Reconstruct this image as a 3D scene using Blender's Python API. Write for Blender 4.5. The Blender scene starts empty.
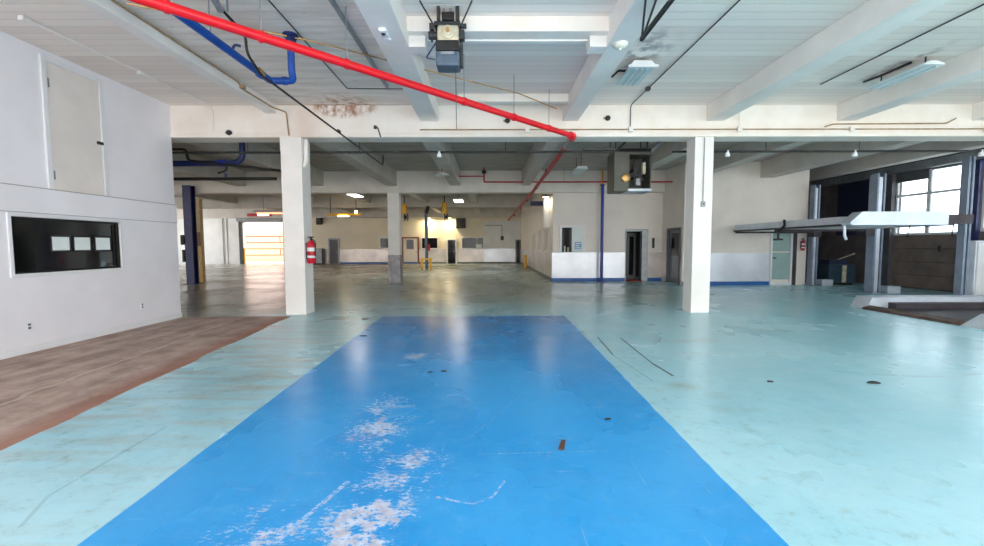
import bpy, bmesh, math, random
from mathutils import Vector, Matrix
random.seed(7)
scene = bpy.context.scene
COL = scene.collection
PI = math.pi

# ------------------------------------------------------------------ nodes
class NT:
    def __init__(s, tree):
        s.t = tree; s.n = tree.nodes; s.l = tree.links
    def put(s, sock, v):
        if isinstance(v, bpy.types.NodeSocket): s.l.new(v, sock)
        elif v is not None: sock.default_value = v
    def m(s, op, a, b=None, c=None, clamp=False):
        n = s.n.new('ShaderNodeMath'); n.operation = op; n.use_clamp = clamp
        for k, v in enumerate((a, b, c)):
            if v is not None: s.put(n.inputs[k], v)
        return n.outputs[0]
    def pos(s):
        n = s.n.new('ShaderNodeTexCoord'); sp = s.n.new('ShaderNodeSeparateXYZ')
        s.l.new(n.outputs['Object'], sp.inputs[0])
        return n.outputs['Object'], sp.outputs[0], sp.outputs[1], sp.outputs[2]
    def vec(s, v, scale):
        n = s.n.new('ShaderNodeMapping'); s.l.new(v, n.inputs[0]); n.inputs['Scale'].default_value = scale
        return n.outputs[0]
    def noise(s, v, scale, detail=4, rough=.55):
        n = s.n.new('ShaderNodeTexNoise'); s.l.new(v, n.inputs['Vector'])
        n.inputs['Scale'].default_value = scale; n.inputs['Detail'].default_value = detail
        n.inputs['Roughness'].default_value = rough
        return n.outputs[0]
    def ramp(s, v, a, b):
        n = s.n.new('ShaderNodeMapRange'); n.interpolation_type = 'SMOOTHSTEP'
        s.put(n.inputs[0], v); n.inputs[1].default_value = a; n.inputs[2].default_value = b
        return n.outputs[0]
    def mix(s, f, a, b):
        n = s.n.new('ShaderNodeMix'); n.data_type = 'RGBA'
        s.put(n.inputs[0], f)
        for k, v in ((6, a), (7, b)):
            s.put(n.inputs[k], v if isinstance(v, bpy.types.NodeSocket) else (*v[:3], 1))
        return n.outputs[2]
    def bump(s, h, strength, dist=.01):
        n = s.n.new('ShaderNodeBump'); n.inputs['Strength'].default_value = strength
        n.inputs['Distance'].default_value = dist; s.put(n.inputs['Height'], h)
        return n.outputs[0]

def srgb(r, g, b):
    f = lambda c: c / 12.92 if c <= .04045 else ((c + .055) / 1.055) ** 2.4
    return (f(r / 255), f(g / 255), f(b / 255))

def new_mat(name):
    m = bpy.data.materials.new(name); m.use_nodes = True
    nt = NT(m.node_tree); b = m.node_tree.nodes['Principled BSDF']
    return m, nt, b

def mat(name, c, rough=.55, metal=0, var=.12, scale=3.0, bump=0.0, spec=.5):
    m, nt, b = new_mat(name)
    v, x, y, z = nt.pos()
    n = nt.noise(v, scale, 5)
    d = tuple(k * (1 - var) for k in c); l = tuple(min(1, k * (1 + var)) for k in c)
    nt.put(b.inputs['Base Color'], nt.mix(nt.ramp(n, .3, .7), d, l))
    b.inputs['Roughness'].default_value = rough; b.inputs['Metallic'].default_value = metal
    b.inputs['Specular IOR Level'].default_value = spec
    if bump: nt.put(b.inputs['Normal'], nt.bump(nt.noise(v, scale * 12, 4), bump))
    return m

def emit(name, c, s, base=(.9, .9, .9)):
    m, nt, b = new_mat(name)
    b.inputs['Base Color'].default_value = (*base, 1)
    b.inputs['Emission Color'].default_value = (*c, 1); b.inputs['Emission Strength'].default_value = s
    return m

# ------------------------------------------------------------------ mesh builder
class MB:
    def __init__(s): s.bm = bmesh.new()
    def box(s, x0, x1, y0, y1, z0, z1):
        r = bmesh.ops.create_cube(s.bm, size=1)
        for v in r['verts']:
            v.co = Vector((x0 + (v.co.x + .5) * (x1 - x0), y0 + (v.co.y + .5) * (y1 - y0), z0 + (v.co.z + .5) * (z1 - z0)))
        return s
    def cyl(s, a, b, r, seg=14, r2=None):
        a = Vector(a); b = Vector(b); d = b - a
        q = d.to_track_quat('Z', 'Y').to_matrix().to_4x4()
        bmesh.ops.create_cone(s.bm, cap_ends=True, segments=seg, radius1=r, radius2=r if r2 is None else r2, depth=d.length,
                              matrix=Matrix.Translation((a + b) / 2) @ q)
        return s
    def tube(s, pts, r, seg=12, fillet=0.0):
        P = [Vector(p) for p in pts]
        if fillet:
            Q = [P[0]]
            for i in range(1, len(P) - 1):
                u = (P[i - 1] - P[i]); w = (P[i + 1] - P[i])
                k = min(fillet, u.length * .45, w.length * .45)
                a = P[i] + u.normalized() * k; b = P[i] + w.normalized() * k
                for t in range(7):
                    t /= 6
                    Q.append(a * (1 - t) ** 2 + P[i] * 2 * t * (1 - t) + b * t * t)
            Q.append(P[-1]); P = Q
        rings = []; ref = None
        for i, p in enumerate(P):
            d = (P[min(i + 1, len(P) - 1)] - P[max(i - 1, 0)]).normalized()
            if ref is None: ref = d.orthogonal().normalized()
            ref = (ref - d * ref.dot(d)).normalized(); o = d.cross(ref)
            rings.append([s.bm.verts.new(p + (ref * math.cos(2 * PI * k / seg) + o * math.sin(2 * PI * k / seg)) * r) for k in range(seg)])
        for A, B in zip(rings, rings[1:]):
            for k in range(seg): s.bm.faces.new((A[k], A[(k + 1) % seg], B[(k + 1) % seg], B[k]))
        s.bm.faces.new(rings[0][::-1]); s.bm.faces.new(rings[-1])
        return s
    def lathe(s, prof, c, seg=24, axis='z'):
        c = Vector(c); rings = []
        for r, h in prof:
            ring = []
            for k in range(seg):
                a = 2 * PI * k / seg; u, w = r * math.cos(a), r * math.sin(a)
                ring.append(s.bm.verts.new(c + Vector({'z': (u, w, h), 'y': (u, h, w), 'x': (h, u, w)}[axis])))
            rings.append(ring)
        for A, B in zip(rings, rings[1:]):
            for k in range(seg): s.bm.faces.new((A[k], A[(k + 1) % seg], B[(k + 1) % seg], B[k]))
        s.bm.faces.new(rings[0][::-1]); s.bm.faces.new(rings[-1])
        return s
    def prism(s, poly, axis, a, b):
        """polygon in the two other axes, extruded along axis from a to b"""
        f = {'x': lambda p, t: (t, p[0], p[1]), 'y': lambda p, t: (p[0], t, p[1]), 'z': lambda p, t: (p[0], p[1], t)}[axis]
        A = [s.bm.verts.new(f(p, a)) for p in poly]; B = [s.bm.verts.new(f(p, b)) for p in poly]
        n = len(poly)
        s.bm.faces.new(A[::-1]); s.bm.faces.new(B)
        for k in range(n): s.bm.faces.new((A[k], A[(k + 1) % n], B[(k + 1) % n], B[k]))
        return s
    def wall(s, axis, p0, p1, u0, u1, z0, z1, holes=()):
        """slab between p0 and p1 on axis; u is the other horizontal axis; holes are (ua, ub, za, zb)"""
        us = sorted({u0, u1, *[k for h in holes for k in h[:2]]}); zs = sorted({z0, z1, *[k for h in holes for k in h[2:]]})
        def solid(i, j):
            if i < 0 or j < 0 or i >= len(us) - 1 or j >= len(zs) - 1: return False
            cu, cz = (us[i] + us[i + 1]) / 2, (zs[j] + zs[j + 1]) / 2
            return not any(h[0] < cu < h[1] and h[2] < cz < h[3] for h in holes)
        V = {}
        def v(i, j, p):
            if (i, j, p) not in V:
                V[i, j, p] = s.bm.verts.new((p, us[i], zs[j]) if axis == 'x' else (us[i], p, zs[j]))
            return V[i, j, p]
        for i in range(len(us) - 1):
            for j in range(len(zs) - 1):
                if not solid(i, j): continue
                for p in (p0, p1): s.bm.faces.new((v(i, j, p), v(i + 1, j, p), v(i + 1, j + 1, p), v(i, j + 1, p)))
                for di, dj, a, b in ((-1, 0, (i, j), (i, j + 1)), (1, 0, (i + 1, j), (i + 1, j + 1)), (0, -1, (i, j), (i + 1, j)), (0, 1, (i, j + 1), (i + 1, j + 1))):
                    if not solid(i + di, j + dj):
                        s.bm.faces.new((v(*a, p0), v(*b, p0), v(*b, p1), v(*a, p1)))
        return s
    def build(s, name, m, parent=None, bevel=0.0, smooth=False, origin=None):
        bm = s.bm
        bmesh.ops.recalc_face_normals(bm, faces=bm.faces)
        if bevel:
            bmesh.ops.bevel(bm, geom=[e for e in bm.edges if len(e.link_faces) == 2 and e.calc_face_angle(0) > .6], offset=bevel, segments=2, profile=.5, affect='EDGES')
        off = Vector((0, 0, 0))
        q = parent
        while q is not None: off += q.location; q = q.parent
        if origin is not None: off = off + Vector(origin)
        if off.length: bmesh.ops.translate(bm, vec=-off, verts=bm.verts)
        me = bpy.data.meshes.new(name); bm.to_mesh(me); bm.free()
        if smooth:
            for p in me.polygons: p.use_smooth = True
            try: me.set_sharp_from_angle(angle=.7)
            except Exception: pass
        me.materials.append(m)
        o = bpy.data.objects.new(name, me); COL.objects.link(o)
        if origin is not None: o.location = origin
        if parent is not None: o.parent = parent
        return o

def tag(o, label, cat, group=None, kind=None):
    o['label'] = label; o['category'] = cat
    if group: o['group'] = group
    if kind: o['kind'] = kind
    return o
def thing(name, loc, label, cat, group=None, kind=None):
    o = bpy.data.objects.new(name, None); COL.objects.link(o); o.location = loc; o.empty_display_size = .1
    return tag(o, label, cat, group, kind)
def struct(o):
    o['kind'] = 'structure'; return o
def copy_tree(o, parent=None):
    c = o.copy(); COL.objects.link(c)
    if parent is not None: c.parent = parent
    for ch in list(o.children): copy_tree(ch, c)
    return c

CZ = 4.62          # ceiling height
BZ = 4.26          # underside of the ceiling beams
GY = 9.65          # front face of the first girder
WX = -6.95          # left wall
# ------------------------------------------------------------------ materials
WHITE = mat('white_paint', srgb(240, 234, 228), .5, 0, .05, 1.5, .05)
CONC = mat('dim_bay_concrete', srgb(204, 198, 190), .6, 0, .08, 1.5, .08)  # grey takes in the dimness of the bays behind the first girder
CONC2 = mat('dim_girder_paint', srgb(226, 220, 212), .6, 0, .06, 1.5, .05)  # second girder, rear bay dimness put into the paint colour
LEFTW = mat('office_wall_paint', srgb(238, 235, 240), .45, 0, .03, 1.2, .03)
LEFTD = mat('hatch_paint', srgb(232, 224, 218), .45, 0, .05, 1.6, .03)
CREAM = mat('cream_wall_paint', srgb(234, 225, 216), .5, 0, .05, 1.0, .05)
FARW = mat('far_wall_paint', srgb(228, 217, 194), .5, 0, .05, .8, .05)
PALEW = mat('pale_block_wall', srgb(228, 228, 228), .5, 0, .06, 1.0, .05)
STEELP = mat('wainscot_metal', srgb(214, 216, 222), .3, .35, .1, 1.2)
PINKP = mat('brushed_wainscot', srgb(206, 196, 190), .3, .35, .18, 1.0)
BLUEB = mat('blue_baseboard', srgb(28, 92, 160), .4, 0, .1, 3)
RED = mat('red_paint', srgb(232, 18, 34), .35, 0, .08, 4)
RED2 = mat('extinguisher_red', srgb(196, 18, 44), .3, 0, .08, 4)
DRED = mat('old_red_paint', srgb(178, 28, 46), .45, 0, .2, 4)
BLUE = mat('blue_paint', srgb(14, 74, 160), .4, 0, .12, 5)
NAVY = mat('navy_paint', srgb(28, 40, 92), .4, 0, .2, 5)
INDIGO = mat('post_blue_paint', srgb(38, 52, 150), .4, 0, .15, 4)
BLACK = mat('black_conduit', srgb(26, 24, 24), .5, 0, .2, 6)
DARK = mat('dark_metal', srgb(58, 58, 60), .45, .3, .2, 5)
DPIPE = mat('dark_pipe', srgb(46, 44, 44), .6, 0, .2, 5)
GREYM = mat('grey_metal', srgb(150, 154, 158), .4, .4, .15, 5)
HEAT = mat('heater_housing', srgb(92, 92, 84), .5, .2, .12, 3)
COPPER = mat('brass_part', srgb(190, 150, 95), .35, .7, .2, 8)
TAN = mat('tan_conduit', srgb(170, 140, 105), .5, .1, .25, 5)
BEIGE = mat('beige_casting', srgb(206, 196, 170), .45, .2, .2, 9)
SLATE = mat('slate_motor', srgb(84, 98, 114), .4, .2, .12, 8)
GLASS = mat('dark_glass', srgb(22, 22, 24), .08, 0, .1, 2, spec=.25)
PAPER = mat('paper', srgb(226, 234, 232), .7, 0, .02, 10)
FRAMEW = mat('white_frame', srgb(232, 232, 234), .4, 0, .03, 3)
DGREY = mat('door_grey', srgb(92, 92, 96), .45, 0, .1, 3)
BROWNF = mat('brown_frame', srgb(128, 78, 56), .5, 0, .12, 5)
YELLOW = mat('yellow_paint', srgb(236, 178, 34), .45, 0, .1, 5)
WOOD = mat('timber', srgb(186, 162, 124), .6, 0, .15, 8)
LIFT = mat('lift_grey', srgb(206, 212, 222), .35, .25, .08, 3)
LIFTP = mat('lift_post_grey', srgb(128, 140, 158), .4, .25, .1, 3)
LIFTD = mat('lift_dark', srgb(62, 54, 58), .55, .2, .25, 4)
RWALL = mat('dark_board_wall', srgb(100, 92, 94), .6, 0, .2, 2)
RPANEL = mat('overhead_door_panel', srgb(124, 110, 104), .55, 0, .2, 2)
NAVYD = mat('navy_panel', srgb(26, 38, 66), .5, 0, .2, 2)
RUBBER = mat('rubber', srgb(40, 40, 42), .7, 0, .2, 20)
RMAT = mat('red_mat', srgb(150, 62, 48), .8, 0, .2, 20)
TEALD = mat('door_green_glass', srgb(150, 176, 172), .2, 0, .08, 2)
LENS = mat('diffuser_lens', srgb(196, 214, 216), .3, 0, .08, 20)
MACH = mat('machine_teal', srgb(48, 72, 86), .4, .2, .15, 4)

def ceiling_mat():
    m, nt, b = new_mat('board_marked_concrete')
    v, x, y, z = nt.pos()
    bw = .19
    t = nt.m('DIVIDE', y, bw); fr = nt.m('FRACT', t); fl = nt.m('FLOOR', t)
    g = nt.m('ADD', nt.ramp(fr, .0, .07), nt.m('SUBTRACT', 1, nt.ramp(fr, .93, 1.0)))   # 2 in the middle, 1 in the groove
    g = nt.m('SUBTRACT', g, 1)
    wn = nt.n.new('ShaderNodeTexWhiteNoise'); wn.noise_dimensions = '1D'; nt.l.new(fl, wn.inputs['W'])
    st = nt.noise(nt.vec(v, (.5, 3, 1)), 2.0, 6)
    # the strip between the two beams that carries the pipes is unpainted, weathered boarding
    mid = nt.m('MULTIPLY', nt.ramp(x, -4.7, -4.5), nt.m('SUBTRACT', 1, nt.ramp(x, -1.5, -1.4)))
    clean = nt.mix(wn.outputs[0], srgb(236, 222, 214), srgb(250, 240, 232))
    worn = nt.mix(nt.ramp(st, .3, .7), srgb(222, 208, 198), srgb(244, 234, 226))
    spots = nt.m('GREATER_THAN', nt.noise(nt.vec(v, (2, 6, 1)), 1.5, 3), .70)
    worn = nt.mix(nt.m('MULTIPLY', spots, .45), worn, srgb(130, 122, 120))
    c = nt.mix(mid, clean, worn)
    c = nt.mix(nt.m('GREATER_THAN', y, 10.0), c, nt.mix(nt.ramp(st, .3, .7), srgb(160, 154, 146), srgb(190, 184, 176)))  # behind the first girder the bay's dimness is mixed into the colour
    c = nt.mix(nt.m('MULTIPLY', nt.m('SUBTRACT', 1, g), .28), c, srgb(150, 150, 150))
    # stains round the hanging light fixtures and the rust patch at the girder
    def blob(x0, y0, a, bb):
        dx = nt.m('DIVIDE', nt.m('SUBTRACT', x, x0), a); dy = nt.m('DIVIDE', nt.m('SUBTRACT', y, y0), bb)
        return nt.m('SUBTRACT', 1, nt.ramp(nt.m('SQRT', nt.m('ADD', nt.m('MULTIPLY', dx, dx), nt.m('MULTIPLY', dy, dy))), .2, 1))
    n2 = nt.ramp(nt.noise(v, 5, 6), .42, .62)
    d = nt.m('MULTIPLY', nt.m('MAXIMUM', blob(2.5, 7.0, .55, .9), blob(7.1, 7.6, .25, 1.2)), n2)
    c = nt.mix(nt.m('MULTIPLY', d, .7), c, srgb(120, 112, 116))
    ru = nt.m('MULTIPLY', blob(-3.1, 9.65, 1.0, .9), n2)
    c = nt.mix(nt.m('MULTIPLY', ru, .85), c, srgb(166, 112, 62))
    nt.put(b.inputs['Base Color'], c); b.inputs['Roughness'].default_value = .6
    nt.put(b.inputs['Normal'], nt.bump(g, .5, .012))
    return m

def girder_mat():
    m, nt, b = new_mat('girder_paint')
    v, x, y, z = nt.pos()
    n = nt.noise(v, 1.5, 5)
    c = nt.mix(nt.ramp(n, .3, .7), srgb(240, 228, 216), srgb(248, 240, 232))
    dx = nt.m('DIVIDE', nt.m('SUBTRACT', x, -3.15), 1.1); dz = nt.m('DIVIDE', nt.m('SUBTRACT', z, 4.62), .42)
    r = nt.m('SUBTRACT', 1, nt.ramp(nt.m('SQRT', nt.m('ADD', nt.m('MULTIPLY', dx, dx), nt.m('MULTIPLY', dz, dz))), .1, 1))
    f = nt.m('MULTIPLY', nt.ramp(r, .15, .6), nt.ramp(nt.noise(nt.vec(v, (3, 3, 1.6)), 2.2, 8, .7), .40, .62))
    c = nt.mix(nt.m('MULTIPLY', f, .9), c, srgb(160, 98, 50))
    w = nt.m('MULTIPLY', nt.m('SUBTRACT', 1, nt.ramp(nt.m('ABSOLUTE', nt.m('SUBTRACT', x, -4.0)), .05, .5)), .35)
    c = nt.mix(nt.m('MULTIPLY', w, nt.ramp(n, .35, .65)), c, srgb(206, 160, 130))
    nt.put(b.inputs['Base Color'], c); b.inputs['Roughness'].default_value = .55
    nt.put(b.inputs['Normal'], nt.bump(nt.noise(v, 20, 4), .08))
    return m

def floor_mat():
    m, nt, b = new_mat('painted_floor')
    v, x, y, z = nt.pos()
    big = nt.noise(v, .35, 4); med = nt.noise(v, 1.6, 6); fine = nt.noise(v, 14, 6, .65)
    streak = nt.noise(nt.vec(v, (2.2, .35, 1)), 2.0, 7, .62); xst = nt.noise(nt.vec(v, (.4, 2.4, 1)), 2.2, 7, .62)
    jit = nt.m('MULTIPLY', nt.m('SUBTRACT', med, .5), .05)
    xj = nt.m('ADD', x, jit)
    def seg(x0, y0, x1, y1, w):
        L = math.hypot(x1 - x0, y1 - y0); ux, uy = (x1 - x0) / L, (y1 - y0) / L
        a = nt.m('SUBTRACT', x, x0); bb = nt.m('SUBTRACT', y, y0)
        t = nt.m('ADD', nt.m('MULTIPLY', a, ux), nt.m('MULTIPLY', bb, uy))
        d = nt.m('ABSOLUTE', nt.m('SUBTRACT', nt.m('MULTIPLY', bb, ux), nt.m('MULTIPLY', a, uy)))
        d = nt.m('ADD', d, nt.m('MULTIPLY', nt.m('SUBTRACT', fine, .5), w))
        return nt.m('MULTIPLY', nt.m('LESS_THAN', d, w), nt.m('MULTIPLY', nt.m('GREATER_THAN', t, 0), nt.m('LESS_THAN', t, L)))
    def blob(x0, y0, a, bb):
        dx = nt.m('DIVIDE', nt.m('SUBTRACT', x, x0), a); dy = nt.m('DIVIDE', nt.m('SUBTRACT', y, y0), bb)
        return nt.m('SUBTRACT', 1, nt.ramp(nt.m('SQRT', nt.m('ADD', nt.m('MULTIPLY', dx, dx), nt.m('MULTIPLY', dy, dy))), .0, 1))
    def mx(*a):
        r = a[0]
        for k in a[1:]: r = nt.m('MAXIMUM', r, k)
        return r
    # pale teal paint
    teal = nt.mix(nt.ramp(big, .35, .65), srgb(154, 204, 216), srgb(172, 215, 225))
    teal = nt.mix(nt.m('MULTIPLY', nt.ramp(med, .45, .75), .3), teal, srgb(190, 222, 226))
    left = nt.m('SUBTRACT', 1, nt.ramp(x, -2.6, -1.6))
    front = nt.m('SUBTRACT', 1, nt.ramp(y, 9.5, 12.5))
    dirt = nt.m('MULTIPLY', nt.ramp(xst, .42, .68), nt.m('ADD', nt.m('MULTIPLY', left, .62), .10))
    dirt = nt.m('MULTIPLY', dirt, nt.m('ADD', .55, nt.m('MULTIPLY', nt.ramp(y, 2.5, 4.5), .45)))
    teal = nt.mix(dirt, teal, srgb(164, 170, 162))
    grime = nt.noise(v, 7, 10, .78)
    lanes = mx(nt.m('SUBTRACT', 1, nt.ramp(x, 1.6, 4.2)), .22)
    teal = nt.mix(nt.m('MULTIPLY', nt.ramp(grime, .5, .72), nt.m('MULTIPLY', lanes, .6)), teal, srgb(120, 140, 132))
    teal = nt.mix(nt.m('MULTIPLY', nt.ramp(grime, .48, .30), .35), teal, srgb(196, 226, 228))
    # old floor further in, greyer and dirtier
    old = nt.mix(nt.ramp(xst, .35, .65), srgb(146, 162, 154), srgb(178, 190, 182))
    back = nt.m('MULTIPLY', nt.ramp(y, 9.6, 13.0), nt.m('SUBTRACT', 1, nt.ramp(x, 4.0, 8.0)))
    c = nt.mix(nt.m('MULTIPLY', back, .85), teal, old)
    # dirty patches on the teal right of the stripe
    dp = mx(blob(2.3, 4.1, .35, .45), blob(3.1, 6.9, .9, .35), blob(2.1, 4.6, .3, .25), blob(2.0, 3.4, .3, .35), blob(-2.9, 4.9, .7, .7), blob(4.2, 6.6, .5, .2), blob(5.3, 7.6, .8, .2))
    c = nt.mix(nt.m('MULTIPLY', nt.m('MULTIPLY', dp, nt.ramp(med, .4, .6)), .55), c, srgb(132, 144, 132))
    ring = nt.m('ABSOLUTE', nt.m('SUBTRACT', nt.m('SQRT', nt.m('ADD', nt.m('POWER', nt.m('SUBTRACT', x, 5.2), 2), nt.m('POWER', nt.m('SUBTRACT', y, 7.2), 2))), 2.3))
    cr = nt.m('MULTIPLY', nt.m('LESS_THAN', nt.m('ADD', ring, nt.m('MULTIPLY', nt.m('SUBTRACT', med, .5), .3)), .02), .35)
    cr = nt.m('MULTIPLY', cr, nt.m('GREATER_THAN', x, 4.2))
    c = nt.mix(cr, c, srgb(110, 140, 140))
    cs = mx(seg(1.82, 7.13, 1.74, 5.95, .012), seg(2.18, 7.05, 2.13, 5.5, .012), seg(2.13, 5.5, 2.17, 4.97, .018), seg(1.74, 5.95, 1.86, 4.8, .004))
    c = nt.mix(nt.m('MULTIPLY', cs, .85), c, srgb(46, 46, 48))
    tr = mx(seg(-2.75, 2.6, -2.78, 3.6, .012), seg(-2.6, 2.3, -2.75, 2.6, .012))
    c = nt.mix(nt.m('MULTIPLY', tr, .3), c, srgb(110, 140, 140))
    # blue lane
    blue = nt.mix(nt.ramp(big, .35, .65), srgb(30, 142, 212), srgb(50, 160, 224))
    blue = nt.mix(nt.m('MULTIPLY', nt.ramp(med, .4, .7), .35), blue, srgb(74, 172, 230))
    blue = nt.mix(nt.m('MULTIPLY', nt.ramp(y, 5.0, 9.0), .5), blue, srgb(24, 114, 184))
    wob = nt.noise(v, 3.2, 6, .7)
    sc = mx(blob(-.7, 2.35, .5, .85), nt.m('MULTIPLY', blob(-.95, 3.7, .6, 1.5), .7), nt.m('MULTIPLY', blob(-.95, 5.9, .6, .6), .75), nt.m('MULTIPLY', blob(-1.25, 2.25, .6, .5), .75), nt.m('MULTIPLY', blob(-.6, 2.9, .6, .8), .7))
    sc = nt.m('MULTIPLY', sc, nt.m('ADD', .25, nt.m('MULTIPLY', nt.ramp(wob, .36, .58), .75)))
    chips = nt.ramp(nt.m('ADD', nt.m('MULTIPLY', sc, .37), nt.noise(nt.vec(v, (1.0, 2.0, 1)), 20, 10, .8)), .67, .78)
    rot = nt.n.new('ShaderNodeMapping'); nt.l.new(v, rot.inputs[0]); rot.inputs['Rotation'].default_value = (0, 0, .5); rot.inputs['Scale'].default_value = (30, 1.6, 1)
    rot2 = nt.n.new('ShaderNodeMapping'); nt.l.new(v, rot2.inputs[0]); rot2.inputs['Rotation'].default_value = (0, 0, -.25); rot2.inputs['Scale'].default_value = (1.8, 26, 1)
    thin = mx(nt.ramp(nt.noise(rot.outputs[0], 1.0, 3), .66, .78), nt.ramp(nt.noise(rot2.outputs[0], 1.0, 3), .66, .78))
    haze = nt.ramp(nt.noise(v, 8, 10, .8), .48, .75)
    blue = nt.mix(nt.m('MULTIPLY', haze, .22), blue, srgb(150, 200, 234))
    blue = nt.mix(nt.m('MULTIPLY', nt.ramp(grime, .5, .30), .22), blue, srgb(16, 96, 166))
    sp = nt.m('GREATER_THAN', nt.noise(v, 42, 3, .7), .80)
    brk = nt.ramp(nt.noise(v, 26, 8, .8), .44, .62)
    marks = mx(chips, nt.m('MULTIPLY', brk, mx(seg(-1.13, 2.15, -.93, 2.75, .018), seg(-.33, 2.56, -.1, 2.48, .010), seg(-.1, 2.48, .02, 2.56, .010), seg(.02, 2.56, .1, 2.74, .008), seg(-.95, 4.02, -.72, 4.08, .03), seg(-.05, 3.1, .9, 3.14, .004))))
    faint = mx(thin, sp, nt.m('MULTIPLY', brk, seg(-.15, 3.4, .4, 4.5, .008)))
    blue = nt.mix(nt.m('MULTIPLY', faint, .38), blue, srgb(190, 214, 232))
    chipc = nt.mix(nt.ramp(fine, .35, .65), srgb(196, 178, 178), srgb(226, 226, 232))
    blue = nt.mix(nt.m('MULTIPLY', marks, .8), blue, chipc)
    pk = nt.m('MULTIPLY', nt.m('MULTIPLY', blob(-1.05, 3.4, .28, .14), nt.ramp(nt.noise(v, 30, 8, .8), .5, .62)), .8)
    blue = nt.mix(pk, blue, srgb(222, 160, 150))
    inb = nt.m('MULTIPLY', nt.m('MULTIPLY', nt.m('GREATER_THAN', nt.m('ADD', xj, nt.m('MULTIPLY', y, .0262)), -2.09), nt.m('LESS_THAN', nt.m('SUBTRACT', xj, nt.m('MULTIPLY', y, .0167)), 1.495)), nt.m('LESS_THAN', y, 9.34))
    c = nt.mix(inb, c, blue)
    # bare brown strip along the left wall
    edge = nt.m('ADD', nt.m('MULTIPLY', y, -.105), -3.38)
    edge = nt.m('ADD', edge, nt.m('MULTIPLY', nt.m('SUBTRACT', nt.noise(v, .9, 4), .5), .22))
    inbr = nt.m('MULTIPLY', nt.m('LESS_THAN', x, edge), nt.m('LESS_THAN', y, 9.42))
    br = nt.mix(nt.ramp(nt.m('ADD', nt.m('MULTIPLY', streak, .5), nt.m('MULTIPLY', nt.noise(v, 2.2, 8, .65), .5)), .36, .62), srgb(136, 112, 102), srgb(188, 166, 152))
    br = nt.mix(nt.m('MULTIPLY', nt.ramp(fine, .5, .7), .35), br, srgb(124, 100, 88))
    nearedge = nt.ramp(nt.m('SUBTRACT', edge, x), .45, .0)
    br = nt.mix(nt.m('MULTIPLY', nearedge, .7), br, srgb(152, 92, 68))
    pale = nt.m('LESS_THAN', nt.m('ABSOLUTE', nt.m('ADD', nt.m('SUBTRACT', nt.m('SUBTRACT', edge, x), 1.0), nt.m('MULTIPLY', nt.m('SUBTRACT', med, .5), .4))), .03)
    br = nt.mix(nt.m('MULTIPLY', pale, .45), br, srgb(206, 190, 176))
    c = nt.mix(inbr, c, br)
    # bare worn drive in the far left bay
    fl = nt.m('MULTIPLY', nt.m('SUBTRACT', 1, nt.ramp(x, -6.2, -4.6)), nt.m('GREATER_THAN', y, 9.42))
    c = nt.mix(nt.m('MULTIPLY', fl, .7), c, nt.mix(nt.ramp(xst, .4, .65), srgb(150, 132, 112), srgb(176, 164, 148)))
    nt.put(b.inputs['Base Color'], c)
    r = nt.m('ADD', .22, nt.m('MULTIPLY', nt.ramp(big, .3, .7), .1))
    r = nt.m('ADD', r, nt.m('MULTIPLY', inbr, .4)); r = nt.m('ADD', r, nt.m('MULTIPLY', nt.m('MULTIPLY', marks, inb), .25))
    nt.put(b.inputs['Roughness'], r)
    nt.put(b.inputs['Normal'], nt.bump(nt.m('ADD', nt.m('MULTIPLY', big, .8), nt.m('MULTIPLY', fine, .06)), .1, .02))
    return m
CEIL = ceiling_mat(); GIRD = girder_mat(); FLOOR = floor_mat()

# ------------------------------------------------------------------ setting
struct(MB().box(-27, 18, -3.5, 37.2, -.3, 0).build('floor', FLOOR))
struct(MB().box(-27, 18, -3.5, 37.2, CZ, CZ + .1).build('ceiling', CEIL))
# ceiling beams, front to back: the front bay, then the lower ones behind each girder
for xc, w, zb in ((-4.745, .21, 4.43), (-1.29, .4, BZ), (1.8, .34, BZ), (5.0, .38, BZ), (7.9, .4, BZ), (10.9, .4, BZ), (13.6, .4, BZ)):
    struct(MB().box(xc - w / 2, xc + w / 2, -3.5, GY, zb, CZ).build('ceiling_beam', WHITE, bevel=.012))
for xc, w, zb in ((-13.2, .4, 4.0), (-10.2, .4, 4.0), (-7.0, .4, 4.0), (-4.0, .42, 4.0), (-1.38, .42, 4.0), (1.55, .34, 4.0), (5.2, .38, 4.0), (7.9, .4, 4.1), (10.4, .5, 4.02), (13.3, .4, 4.15)):
    struct(MB().box(xc - w / 2, xc + w / 2, GY + .46, 18.0 if xc < 7.4 else (16.2 if xc < 12 else 19.6), zb, CZ).build('ceiling_beam', CONC, bevel=.012))
for xc in (-16, -11.2, -7.6, -4.0, -.9):
    struct(MB().box(xc - .2, xc + .2, 18.45, 27.4, 4.2, CZ).build('ceiling_beam', CONC, bevel=.012)); struct(MB().box(xc - .2, xc + .2, 27.85, 35.9, 4.2, CZ).build('ceiling_beam', CONC, bevel=.012))
for x0, x1, y0, y1, zb in ((-1.12, 1.66, 5.98, 6.22, 4.42), (-.62, 1.66, 8.95, 9.15, 4.46)):
    struct(MB().box(x0, x1, y0, y1, zb, CZ).build('ceiling_beam', GIRD, bevel=.01))
struct(MB().box(-1.05, 1.66, 6.22, 6.3, 4.4, 4.47).box(-1.12, -.86, 6.1, 6.34, 4.27, 4.42).box(1.4, 1.66, 6.1, 6.34, 4.27, 4.42).build('ceiling_beam', WHITE, bevel=.008))
struct(MB().box(-14, 14.7, GY, GY + .46, 3.92, CZ).box(-14, 14.7, GY - .03, GY, 3.92, 4.0).build('ceiling_girder_beam', GIRD, bevel=.015))
struct(MB().box(-14, 7.33, 18.0, 18.45, 3.72, CZ).build('ceiling_girder_beam', CONC2, bevel=.015))
struct(MB().box(-26, 2.7, 27.4, 27.85, 3.95, CZ).build('ceiling_girder_beam', CONC, bevel=.015))
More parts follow.
